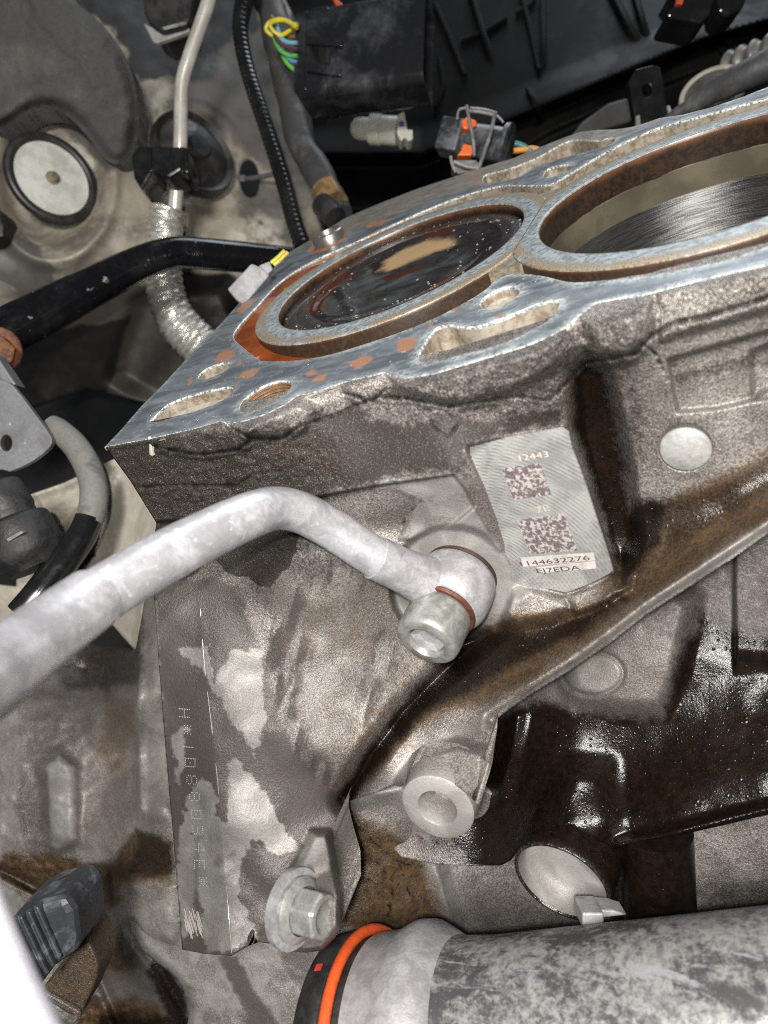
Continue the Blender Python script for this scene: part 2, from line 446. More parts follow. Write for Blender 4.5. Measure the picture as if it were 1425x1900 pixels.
def mm2(l, n=0):
    a = onz(*np.array(l, float).T)[:, :2]
    return smooth_poly(a, 4) if n else a
deck_out = np.concatenate([mm2(DECK_NEAR[:-2]), [[118, -64.5], [130, -64], [141, -63], [141, 62]], mm2(DECK_FAR[2:])])
jm = mm2(JACK); k_ = JACK.index((1500, 158))
jm = np.concatenate([jm[:k_], [[91+57.5*math.cos(math.radians(a)), 57.5*math.sin(math.radians(a))] for a in (60, 35, 10, -15, -40, -62)], jm[k_+4:]])
jack = resample(smooth_poly(jm, 4), 1.0)
ports = [resample(smooth_poly(mm2(p), 4), 0.8) for p in PORTS]
RUST = [G1([(0, 790), (20, 765), (60, 755), (92, 765), (80, 790), (30, 812), (0, 812)]), G1([(100, 870), (130, 850), (190, 838), (185, 862), (140, 888), (105, 885)]),
        G1([(395, 855), (430, 845), (450, 855), (430, 875), (398, 872)]), G1([(420, 890), (450, 872), (495, 860), (480, 890), (430, 908)]), G1([(592, 820), (640, 790), (695, 782), (690, 810), (640, 838), (600, 838)]),
        G1([(795, 740), (820, 710), (870, 700), (890, 715), (870, 755), (820, 778), (797, 768)]), G1([(85, 590), (110, 560), (150, 538), (175, 540), (150, 575), (110, 600)]), G1([(90, 815), (110, 800), (120, 815), (100, 828)]),
        G1([(660, 205), (700, 190), (765, 178), (730, 208), (670, 222)]), G1([(655, 265), (690, 245), (790, 205), (780, 222), (700, 268), (655, 280)]), G1([(1030, 580), (1060, 565), (1080, 570), (1060, 585)]), G1([(930, 645), (960, 630), (965, 645), (940, 658)]),
        G3([(395, 250), (420, 238), (425, 260), (400, 280)]), G1([(400, 330), (420, 300), (470, 295), (530, 295), (480, 325), (420, 335)]), G4([(640, 230), (670, 218), (690, 228), (680, 255), (655, 262)]), G4([(515, 250), (545, 236), (560, 244), (540, 262)]),
        G4([(215, 290), (250, 278), (255, 288), (230, 300)]), G3([(1110, 175), (1150, 150), (1215, 138), (1210, 165), (1150, 190)])]
def deck_masks(v):
    """stains and painted rim glare on the gasket face, by place on the face"""
    x, y = v[:, 0], v[:, 1]
    rust = np.zeros(len(v))
    for r in RUST: rust = np.maximum(rust, pmask(mm2(r), x, y, 0.5, 0.35, 1.2))
    de = np.minimum(np.abs(sdist(jack, x, y)), np.abs(sdist(deck_out, x, y)))
    for p in ports: de = np.minimum(de, np.abs(sdist(p, x, y)))
    scale = sstep(2.8, 0.1, de+2.6*(fbm(x/4, y/2.0)-0.5))*(0.42+0.58*sstep(10, 70, x-0.4*y))  # whitish edge scale; the stronger white on the right near rim is painted glare
    tan = sstep(0.0, 12.0, y-0.10*x-60+8*(fbm(x/6, y/6)-0.5))*0.9
    return {'stain': np.stack([rust, scale, tan, np.ones_like(x)], 1)}
def deck_mesh(name, outer, holes, mat, z=0.0, depth=9.0, step=1.3, masks=None, parent=None, ch=0.3):
    """flat face with openings: chamfered edges and walls down every opening"""
    pts = []; edges = []; loops = []
    for l, sgn in [(outer, 1)]+[(h, -1) for h in holes]:
        b = len(pts); pts += [Vector(q) for q in l]; loops.append((b, len(l), sgn))
        edges += [(b+i, b+(i+1) % len(l)) for i in range(len(l))]
    lo, hi = outer.min(0), outer.max(0)
    gx, gy = np.meshgrid(np.arange(lo[0], hi[0], step), np.arange(lo[1], hi[1], step))
    rj = np.random.RandomState(3)
    gx = gx.ravel()+rj.uniform(-.3, .3, gx.size)*step; gy = gy.ravel()+rj.uniform(-.3, .3, gy.size)*step
    sd = sdist(outer, gx, gy)
    for h in holes: sd = np.minimum(sd, -sdist(h, gx, gy))
    k = sd > 0.5*step
    pts += [Vector((a, b)) for a, b in zip(gx[k], gy[k])]
    vo, eo, fo, ov, *_ = delaunay_2d_cdt(pts, edges, [], 0, 1e-7)
    vo = np.array([v[:] for v in vo]); fo = [f for f in fo]
    cen = np.array([vo[list(f)].mean(0) for f in fo])
    sd = sdist(outer, cen[:, 0], cen[:, 1])
    for h in holes: sd = np.minimum(sd, -sdist(h, cen[:, 0], cen[:, 1]))
    F_ = []
    for f, s in zip(fo, sd):
        if s > 0:
            a, b, c = [vo[i] for i in f[:3]]
            F_.append(list(f) if (b[0]-a[0])*(c[1]-a[1])-(b[1]-a[1])*(c[0]-a[0]) > 0 else list(f)[::-1])
    V = [np.c_[vo, np.full(len(vo), z)]]; n = len(vo)
    for b, cnt, sgn in loops:
        l = np.array([pts[b+i][:] for i in range(cnt)])
        top = [n+i for i in range(cnt)]
        tg = np.roll(l, -1, 0)-np.roll(l, 1, 0); nr = np.stack([tg[:, 1], -tg[:, 0]], 1); nr /= np.linalg.norm(nr, axis=1)[:, None]+1e-9
        ar = 0.5*np.sum(l[:, 0]*np.roll(l[:, 1], -1)-np.roll(l[:, 0], -1)*l[:, 1])
        nr = nr*np.sign(ar)*sgn            # away from the metal
        for off, zz in ((0, z), (ch, z-ch), (ch, z-(depth if sgn < 0 else 1.2))): V.append(np.c_[l+nr*off, np.full(cnt, zz)])
        for lev in range(2):
            for i in range(cnt):
                j = (i+1) % cnt
                q = [n+lev*cnt+i, n+lev*cnt+j, n+(lev+1)*cnt+j, n+(lev+1)*cnt+i]
                F_.append(q if ar*sgn < 0 else q[::-1])
        n += 3*cnt
    V = np.concatenate(V)
    return mk(name, V, F_, mat, parent, sharp=30, attrs=masks(V) if masks else None)

def deck_material():
    t = NT('machined_gasket_face')
    rust, scale, tan, _ = t.attr('stain')
    st = t.noise(0.16, 5, 0.6, 0.6, stretch=(0.30, 1.0, 1.0)); mid = t.noise(0.30, 5, 0.65, 0.8, stretch=(0.6, 1.0, 1.0)); fine = t.noise(1.3, 3, 0.65)
    b = t.mix(t.ramp(st, 0.38, 0.62), (0.155, 0.176, 0.198), (0.090, 0.104, 0.122))
    b = t.mix(t.math('MULTIPLY', t.ramp(mid, 0.52, 0.70), 0.35), b, (0.28, 0.32, 0.35))
    b = t.mix(t.math('MULTIPLY', t.ramp(fine, 0.68, 0.76), .6), b, (0.045, 0.050, 0.055))
    b = t.mix(t.math('MULTIPLY', scale, t.ramp(t.math('ADD', fine, t.math('MULTIPLY', mid, 0.8)), 0.70, 1.10)), b, (0.48, 0.52, 0.51))
    b = t.mix(t.math('MULTIPLY', tan, 0.75), b, (0.24, 0.21, 0.165))
    b = t.mix(t.math('MULTIPLY', t.ramp(t.math('ADD', rust, t.math('MULTIPLY', t.math('SUBTRACT', mid, 0.5), 0.9)), 0.2, 0.95), .92), b, t.mix(mid, (0.46, 0.20, 0.09), (0.24, 0.16, 0.115)))
    sep = t.n('ShaderNodeSeparateXYZ'); t.put(sep.inputs[0], t.n('ShaderNodeNewGeometry').outputs['Position'])
    wall = t.ramp(sep.outputs[2], -0.0005, -0.0009)
    wcol = t.mix(t.ramp(t.noise(0.4, 5, 0.7), 0.42, 0.62), (0.27, 0.24, 0.195), (0.15, 0.115, 0.08))
    wcol = t.mix(t.ramp(fine, 0.62, 0.72), wcol, (0.09, 0.07, 0.05))
    edge = t.math('MULTIPLY', t.ramp(sep.outputs[2], -0.00003, -0.0001), t.math('SUBTRACT', 1.0, wall))
    b = t.mix(t.math('MULTIPLY', edge, t.ramp(fine, 0.40, 0.6)), b, (0.75, 0.74, 0.68))
    b = t.mix(wall, b, wcol)
    r = t.fmix(wall, t.fmix(t.ramp(mid, 0.4, 0.6), 0.30, 0.48), 0.5)
    me = t.fmix(wall, 0.30, 0.1)
    n = t.bump(fine, 0.05, 0.6); n = t.bump(mid, 0.12, 0.4, n)
    return t.done(b, r, me, n)
DECKM = deck_material()
deck_mesh('gasket_face', deck_out, [jack]+ports, DECKM, masks=deck_masks, parent=block)

# ---- water jacket floor and the bottoms of the openings
darkhole = grime('jacket_floor_metal', (0.16, 0.10, 0.06), (0.07, 0.045, 0.03), sc=0.2, rough=(0.35, 0.5), bump=0.15, bsc=0.8)
pv = deck_out.mean(0)+(deck_out-deck_out.mean(0))*0.95
thf = np.linspace(0, 2*np.pi, 80, endpoint=False)
deck_mesh('jacket_floor', pv, [np.c_[c_+44.5*np.cos(thf), 44.5*np.sin(thf)] for c_ in (0.0, 91.0)], darkhole, z=-8.6, step=6.0, depth=2.0, parent=block)
castwall = grime('port_casting', (0.36, 0.335, 0.29), (0.24, 0.21, 0.16), sc=0.25, rough=(0.5, 0.6), metal=0.15, bump=0.12, bsc=1.8)
threadm = grime('rusty_thread', (0.26, 0.14, 0.06), (0.12, 0.075, 0.045), sc=.4, rough=(.4, .6), metal=.2, bump=.1)
for i, p in enumerate(ports):
    c = p.mean(0); q = c+(p-c)*0.99
    zf = [-3.4, -3.0, -2.6, -2.4, -7.0, -6.0, -2.0][i]
    ring = np.c_[q, np.full(len(q), zf)]; ring2 = np.c_[c+(p-c)*0.55, np.full(len(q), zf-1.3)]
    n = len(q); V = np.r_[ring, ring2]
    f = [[k, (k+1) % n, n+(k+1) % n, n+k] for k in range(n)]+[list(range(n, 2*n))]
    mk('port_floor', V, f, castwall if i != 2 else threadm, block, sharp=60)
    if i == 2:
        for k in range(3):
            rg = np.c_[c+(p-c)*(0.95-.03*k), np.full(len(p), -.9-.75*k)]; V, f = tube(np.r_[rg, rg[:2]], .32, 6, 1); mk('thread_ring', V, f, threadm, block)

# ---- cylinder liners
def liner_material(bore):
    t = NT('liner_iron_%d' % bore if bore else 'liner_iron')
    mid = t.noise(0.5, 6, 0.72, 0.6); fine = t.noise(2.4, 3, 0.7); big = t.noise(0.12, 4, 0.6)
    sep = t.n('ShaderNodeSeparateXYZ'); t.put(sep.inputs[0], t.n('ShaderNodeNewGeometry').outputs['Position'])
    z = sep.outputs[2]
    top = t.mix(t.ramp(mid, 0.40, 0.60), (0.13, 0.155, 0.178), (0.29, 0.335, 0.355))
    top = t.mix(t.math('MULTIPLY', t.ramp(fine, 0.60, 0.70), .7), top, (0.04, 0.045, 0.045))
    rr = t.attr('stain')[0]
    top = t.mix(t.math('MULTIPLY', rr, t.ramp(big, 0.25, 0.50)), top, t.mix(t.ramp(fine, .45, .6), (0.27, 0.225, 0.155), (0.12, 0.095, 0.065)))
    brown = t.mix(t.ramp(mid, 0.36, 0.66), (0.012, 0.008, 0.006), (0.036, 0.020, 0.012))
    brown = t.mix(t.ramp(t.math('ADD', z, t.math('MULTIPLY', t.math('SUBTRACT', big, 0.5), 0.004)), -0.0028, -0.0004), brown, (0.11, 0.052, 0.024))
    wallout = t.attr('stain')[1]
    brown = t.mix(wallout, brown, t.mix(t.ramp(mid, 0.4, 0.7), (0.026, 0.015, 0.010), (0.048, 0.030, 0.020)))
    b = t.mix(t.ramp(t.math('ADD', z, t.math('MULTIPLY', t.math('SUBTRACT', mid, 0.5), 0.0005)), -0.00035, -0.0005), top, brown)
    tanb = t.mix(t.ramp(t.noise(0.10, 3, .5, .3), .35, .65), (0.29, 0.25, 0.175), (0.20, 0.172, 0.125))
    b = t.mix(t.ramp(t.math('ADD', z, t.math('MULTIPLY', t.math('SUBTRACT', big, 0.5), 0.001)), -0.0080, -0.0085), b, tanb)
    hone = t.noise(0.5, 4, 0.65, 0.2, stretch=(0.25, 0.25, 5.0)); hone2 = t.noise(1.2, 3, 0.7, 0.0, stretch=(0.2, 0.2, 6.0))
    iron = t.mix(t.ramp(hone, 0.35, 0.65), (0.13, 0.13, 0.127), (0.25, 0.25, 0.243))
    low = t.ramp(z, -0.0160, -0.0164)
    b = t.mix(low, b, iron)
    r = t.fmix(t.ramp(z, -0.0080, -0.0085), 0.34, 0.30); r = t.fmix(low, r, 0.28)
    me = t.fmix(t.ramp(z, -0.0080, -0.0085), 0.1, 0.75); me = t.fmix(low, me, 0.9)
    n = t.bump(fine, 0.06, 0.6); n = t.bump(hone2, 0.03, low, n)
    tg = t.n('ShaderNodeTangent', direction_type='RADIAL', axis='Z'); t.put(t.b.inputs['Tangent'], tg.outputs[0])
    r = t.fmix(low, r, t.fmix(t.ramp(hone, .35, .65), .34, .46))
    return t.done(b, r, me, n, Anisotropic=t.math('MULTIPLY', low, 0.9), Anisotropic_Rotation=0.25)
LINER = liner_material(0)
RB, RO, SPC = 42.0, 50.7, 91.0
for cx in (0.0, SPC):
    th = np.linspace(0, 2*np.pi, 200, endpoint=False)
    sgn = 1 if cx == 0 else -1
    def ringpts(r):
        x = r*np.cos(th)*sgn; y = r*np.sin(th)
        lim = 45.3
        x = np.where(x*sgn > lim, lim*sgn, x)
        return np.c_[cx+x, y]
    wob = 0.35*(fbm(np.cos(th)*4+9, np.sin(th)*4+5)-0.5)
    rings = [(ringpts(RO), -8.7, -1), (ringpts(RO), -1.0, -1), (ringpts(RO-0.3), -0.15, 1), (ringpts(RO-0.7), 0.0, 1), (ringpts(49.3), 0, 1), (ringpts(47.6), 0, .9), (ringpts(46.0), 0, 0), (ringpts(43), 0, 0.1), (ringpts(RB+.35), 0, .7), (ringpts(RB), -0.35, 0)]
    rings += [(ringpts(RB), z, 0) for z in (-1.5, -3, -6, -9, -12, -16, -20, -30, -50, -85)]
    V = np.concatenate([np.c_[q, np.full(len(q), z)] for q, z, a in rings])
    at = np.concatenate([np.repeat([[max(a, 0), float(a < 0), 0, 1]], len(th), 0) for q, z, a in rings])
    n = len(th); f = []
    for i in range(len(rings)-1):
        for k in range(n):
            q = [i*n+k, i*n+(k+1) % n, (i+1)*n+(k+1) % n, (i+1)*n+k]
            f.append(q if sgn > 0 else q[::-1])
    mk('cylinder_liner', V, f, LINER, block, attrs={'stain': at}, sharp=50)

yb_ = np.linspace(-30, 30, 41); hb_ = np.maximum(.5, 45.5-np.sqrt(50.6**2-yb_**2))
V, f = prism(np.r_[np.c_[45.5-hb_, yb_, np.full(41, -.45)], np.c_[45.5+hb_, yb_, np.full(41, -.45)][::-1]], (0, 0, -7.5))
mk('liner_bridge', V, f, grime('bridge_deposit', (0.23, 0.195, 0.135), (0.10, 0.085, 0.07), sc=.5, rough=(.4, .6), metal=.1, bump=.1, bsc=1.2), block, sharp=30)

# ---- pistons
def piston_material():
    t = NT('wet_piston_crown')
    tan_reflection, brown, grey, rim = t.attr('stain')
    mid = t.noise(0.35, 6, 0.7, 1.0); fine = t.noise(1.8, 3, 0.7); st = t.noise(0.10, 4, 0.55, 0.8, stretch=(0.6, 1.0, 1))
    b = t.mix(t.ramp(mid, 0.4, 0.65), (0.014, 0.013, 0.014), (0.030, 0.027, 0.026))
    g = t.math('MULTIPLY', grey, t.ramp(st, 0.34, 0.74))
    b = t.mix(t.math('MULTIPLY', g, .65), b, (0.085, 0.095, 0.105))
    br = t.ramp(t.math('ADD', brown, t.math('MULTIPLY', t.math('SUBTRACT', mid, 0.5), 0.5)), 0.2, 0.95)
    b = t.mix(br, b, (0.050, 0.016, 0.007))
    tn = t.ramp(t.math('ADD', tan_reflection, t.math('MULTIPLY', t.math('SUBTRACT', mid, 0.5), 0.5)), 0.15, 0.95)
    b = t.mix(tn, b, t.mix(mid, (0.42, 0.26, 0.12), (0.36, 0.26, 0.155)))
    wetm = t.ramp(t.math('ADD', mid, t.math('MULTIPLY', rim, -0.25)), 0.36, 0.44)
    r = t.fmix(wetm, 0.30, 0.07); r = t.fmix(tn, r, 0.30); r = t.fmix(g, r, 0.36)
    n = t.bump(fine, 0.30, t.math('MULTIPLY', rim, 0.9)); n = t.bump(t.noise(0.09, 3, .5), 0.6, 0.10, n)
    return t.done(b, r, 0.0, n, Coat_Weight=0.4, Coat_Roughness=0.08)
PISTM = piston_material()
PZ = -2.8
def piston(cx, z, label):
    t = thing('piston', (cx, 0, z), label, 'piston')
    rr = np.r_[0, np.linspace(1.5, 41.2, 42), 41.6, 41.6]
    zz = np.r_[np.zeros(42), -0.15, -0.5, -14]*1.0
    th = np.linspace(0, 2*np.pi, 160, endpoint=False)
    V = [np.array([[0, 0, 0]])]
    for r, z_ in zip(rr[1:], zz[1:]): V.append(np.c_[r*np.cos(th), r*np.sin(th), np.full(160, z_)])
    V = np.concatenate(V)
    rad = np.hypot(V[:, 0], V[:, 1])
    V[:, 2] += np.where(rad < 41.3, -0.9*sstep(34, 27, rad)+0.15*(fbm(V[:, 0]/5, V[:, 1]/5)-0.5), 0)
    V += [cx, 0, z]
    f = [[0, 1+k, 1+(k+1) % 160] for k in range(160)]
    for i in range(len(rr)-2):
        b = 1+i*160
        f += [[b+k, b+160+k, b+160+(k+1) % 160, b+(k+1) % 160] for k in range(160)]
    q = lambda l: onz(*np.array(G1(l)).T, z)[:, :2]
    x, y = V[:, 0], V[:, 1]
    tan = pmask(q([(720, 395), (740, 355), (830, 300), (930, 268), (1020, 255), (1055, 262), (1035, 290), (960, 315), (850, 360), (760, 400)]), x, y, 4.5, 2.0, 7)  # tan reflection in the pooled fluid, painted into the crown colour
    br = pmask(q([(390, 590), (400, 545), (450, 500), (500, 445), (560, 415), (620, 410), (560, 450), (500, 500), (470, 560), (440, 605)]), x, y, 1.5, 1.5, 4)
    br = np.maximum(br, pmask(q([(720, 430), (820, 400), (920, 365), (920, 380), (830, 420), (750, 445)]), x, y, 0.8, .5, 3))
    br = np.maximum(br, pmask(q([(925, 480), (970, 440), (1040, 425), (1090, 430), (1040, 470), (970, 500)]), x, y, 1.2, 1, 3))
    br = np.maximum(br, 0.7*pmask(q([(880, 250), (960, 225), (1080, 200), (1060, 235), (920, 270)]), x, y, 2, 2, 3))
    grey = pmask(q([(540, 540), (620, 450), (720, 400), (900, 340), (1050, 300), (1120, 330), (1100, 380), (1000, 440), (860, 510), (700, 570), (600, 580)]), x, y, 5, 4, 8)  # grey-blue sheen of the fluid film, painted as colour
    rim = sstep(36, 40, rad)
    mk('piston_crown', V, f, PISTM, t, sharp=50, attrs={'stain': np.stack([tan, br, grey, rim], 1)})
    rg, rf = lathe((cx, 0, z), (0, 0, 1), [(41.9, -3), (41.9, -4.5), (40.5, -4.5), (40.5, -3), (41.9, -3)], 96)
    mk('piston_ring', rg, rf, PISTM, t)
    return t
piston(0, PZ, 'piston at the top of the left bore, black wet crown with a tan reflection painted on')
piston(SPC, -72, 'piston deep down in the right bore below the honed wall')

# ---- coolant left in the jacket
t = NT('rusty_coolant')
COOL = t.done(t.mix(t.ramp(t.noise(0.08, 4, 0.6), 0.35, 0.65), (0.21, 0.050, 0.011), (0.11, 0.028, 0.009)), 0.07, 0.0, None, IOR=1.34)
cz = lambda x: -0.6-0.085*(x+57)
thc = np.linspace(0, 2*np.pi, 120, endpoint=False)
lc = [np.c_[np.minimum(50.4*np.cos(thc), 44.5), 50.4*np.sin(thc)], np.c_[np.maximum(91+50.4*np.cos(thc), 46.5), 50.4*np.sin(thc)]]
jin = resample(jack, 1.5)
co = deck_mesh('coolant', jin, lc, COOL, step=4.0, depth=1.0, ch=0.05)
tag(co, 'rust orange coolant standing in the groove round the left bore', 'coolant', kind='stuff')
L = ORG[co.name]
cv = np.zeros(len(co.data.vertices)*3); co.data.vertices.foreach_get('co', cv); cv = cv.reshape(-1, 3)
cv[:, 2] += cz(cv[:, 0]/S+L[0])*S
co.data.vertices.foreach_set('co', cv.ravel()); co.data.update()

# ---- dowel sleeve on the far left corner
o = onz(614, 450)
ds = thing('dowel_sleeve', o, 'short bright steel dowel sleeve on the far corner of the gasket face', 'dowel')
STEEL = grime('bright_steel', (0.42, 0.40, 0.37), (0.26, 0.235, 0.20), sc=0.3, rough=(0.25, 0.4), metal=0.85, bump=0.02)
V, f = lathe(o, (0, 0, 1), [(6.8, 0), (6.8, 3.9), (6.3, 4.4), (5.3, 4.4), (5.0, 3.9), (5.0, -3), (0, -3)])
mk('sleeve', V, f, STEEL, ds, sharp=50)
V, f = lathe(o, (0, 0, 1), [(7.6, 0.0), (7.6, .35), (5.4, .35), (5.4, 0)])
mk('rust_ring', V, f, grime('rust_film', (0.14, 0.07, 0.035), (0.30, 0.12, 0.05), sc=.4, rough=(.4, .6), bump=.05), ds)

# ---- the cast side of the block: one continuous sheet of real depth
NEAR = [tuple(q) for q in DECK_NEAR[:-2]]
NEAR_Y = onz(*np.array(NEAR, float).T)[:, 1]
SIDE = NEAR+[(1566, 462), (1749, 421), (1749, 772), (1425, 990), (1365, 1032), (1300, 1075), (1200, 1140), (1130, 1195), (1060, 1243), (980, 1292), (915, 1338), (905, 1375), (902, 1420), (896, 1458), (890, 1496), (866, 1472), (832, 1448), (795, 1440), (764, 1446), (742, 1460), (730, 1456), (700, 1470), (648, 1486), (622, 1526), (620, 1560), (628, 1600), (640, 1650), (640, 1700), (622, 1740), (600, 1763), (570, 1768), (540, 1766), (510, 1752), (480, 1748), (455, 1758), (430, 1774), (380, 1770), (338, 1762), (333, 1700), (322, 1560), (308, 1400), (296, 1250), (285, 1100), (284, 1010), (290, 970), (265, 930), (240, 890)]
Y0 = TPS([(a, b, y) for (a, b), y in list(zip(NEAR, NEAR_Y))[::2]] + [
    (245, 890, -91), (288, 965, -93), (420, 880, -90), (560, 860, -88), (560, 915, -90), (700, 850, -86), (700, 900, -90), (840, 875, -90), (760, 780, -83), (950, 700, -79),
    (900, 760, -79), (1000, 720, -77), (1080, 640, -70), (1150, 610, -70),
    (285, 1010, -96), (285, 1100, -108), (300, 1350, -132), (335, 1740, -169), (400, 1100, -104), (430, 1350, -130), (430, 1770, -171), (540, 1760, -165), (500, 1500, -141), (620, 1740, -160), (640, 1640, -150),
    (560, 1000, -93), (650, 1150, -97), (520, 1250, -114), (600, 1400, -126), (640, 1490, -128), (700, 1050, -89), (700, 1300, -108), (660, 1400, -122),
    (780, 960, -86), (900, 960, -84), (850, 1080, -83), (800, 1170, -86), (900, 1130, -84),
    (830, 1260, -95), (780, 1340, -108), (720, 1440, -122), (850, 1440, -120), (880, 1370, -111), (980, 1280, -102), (1100, 1200, -95), (1200, 1130, -91), (1300, 1065, -87), (1425, 985, -82), (1450, 965, -80),
    (930, 1200, -88), (1050, 1160, -85), (1150, 1090, -78), (1250, 1020, -73), (1350, 950, -69), (1440, 890, -66),
    (1190, 960, -66), (1250, 900, -66), (1350, 870, -66), (1440, 830, -64), (1250, 760, -66), (1180, 720, -66), (1300, 650, -66), (1440, 600, -64), (1170, 850, -64), (1100, 760, -66), (1130, 1000, -68), (1110, 900, -66), (1566, 462, -64.5), (1749, 421, -64), (1749, 560, -62), (1749, 690, -63), (1749, 735, -70), (1749, 768, -76)], 0.3)
PAD = [(868, 828), (905, 818), (960, 808), (1015, 798), (1046, 792), (1056, 800), (1062, 830), (1085, 890), (1108, 960), (1128, 1020), (1140, 1062), (1100, 1083), (1052, 1102), (1020, 1095), (975, 1092), (940, 1075), (935, 1010), (915, 950), (895, 900), (872, 850)]
PADY = -80.0
FACET = [(700, 897), (842, 880), (862, 905), (885, 950), (915, 1000), (932, 1020), (915, 1040), (870, 1025), (800, 1005), (740, 1000), (760, 960), (770, 925)]
CHAN = [(1058, 690), (1090, 665), (1128, 690), (1150, 790), (1170, 900), (1180, 1000), (1150, 1080), (1128, 1010), (1100, 910), (1072, 810)]
RECESS = [(1240, 668), (1300, 650), (1425, 615), (1470, 600), (1470, 735), (1400, 742), (1330, 758), (1258, 764), (1248, 720)]
SLOT = [(1392, 655), (1425, 640), (1470, 630), (1470, 720), (1425, 722), (1398, 735)]
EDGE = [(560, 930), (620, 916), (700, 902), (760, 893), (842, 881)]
LUMPS = [([(430, 778), (520, 762), (545, 745), (590, 760), (560, 800), (500, 812), (450, 805)], -3.0, 14), ([(640, 700), (700, 690), (720, 715), (700, 740), (660, 745), (640, 725)], -2.2, 10), ([(735, 705), (770, 700), (860, 690), (960, 650), (1040, 612), (1080, 640), (1020, 690), (930, 735), (860, 750), (790, 745), (745, 725)], -4.0, 16),
         ([(1085, 575), (1140, 552), (1200, 552), (1215, 590), (1200, 640), (1160, 668), (1110, 660), (1085, 620)], -6.0, 22), ([(400, 785), (470, 790), (460, 830), (390, 850), (300, 835), (320, 805)], -2.5, 10),
         ([(1220, 545), (1300, 522), (1460, 480), (1460, 565), (1340, 600), (1225, 632)], -3.0, 10),
         ([(940, 1110), (985, 1088), (1050, 1108), (1065, 1130), (1020, 1150), (960, 1160), (930, 1150)], -4.0, 16), ([(1055, 1105), (1140, 1066), (1172, 1065), (1168, 1090), (1120, 1120), (1070, 1138)], -4.0, 9)]
CRACKS_AND_SHADE = [([(700, 735), (760, 740), (830, 755), (880, 748), (960, 735), (1020, 745), (1070, 690), (1090, 672), (1130, 668)], 2.6, 1.3), ([(1130, 668), (1180, 655), (1212, 620), (1250, 600), (1320, 585), (1425, 552), (1450, 545)], 4.0, 1.6),  # these also paint the dark undercut shadow below the deck lip
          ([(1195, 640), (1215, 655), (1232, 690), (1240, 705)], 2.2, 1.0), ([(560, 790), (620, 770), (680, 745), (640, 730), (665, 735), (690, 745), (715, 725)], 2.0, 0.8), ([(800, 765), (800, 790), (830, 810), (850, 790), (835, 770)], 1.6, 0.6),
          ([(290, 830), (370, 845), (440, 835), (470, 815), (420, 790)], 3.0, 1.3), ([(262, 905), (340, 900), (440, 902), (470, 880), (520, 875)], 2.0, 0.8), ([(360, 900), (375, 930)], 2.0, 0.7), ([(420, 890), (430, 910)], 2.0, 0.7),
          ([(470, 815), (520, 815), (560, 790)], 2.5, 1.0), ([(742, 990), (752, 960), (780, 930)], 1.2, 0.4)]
BC = P(846, 1082, 183.0); BE = P(790, 1194, 169.5); BAX = unit(BE-BC); BL = np.linalg.norm(BE-BC)   # axis of the pipe fitting
BOSSN = unit(0.55*BAX+0.45*np.array([0, -1.0, 0])); BOSSC = BC-4.0*BAX
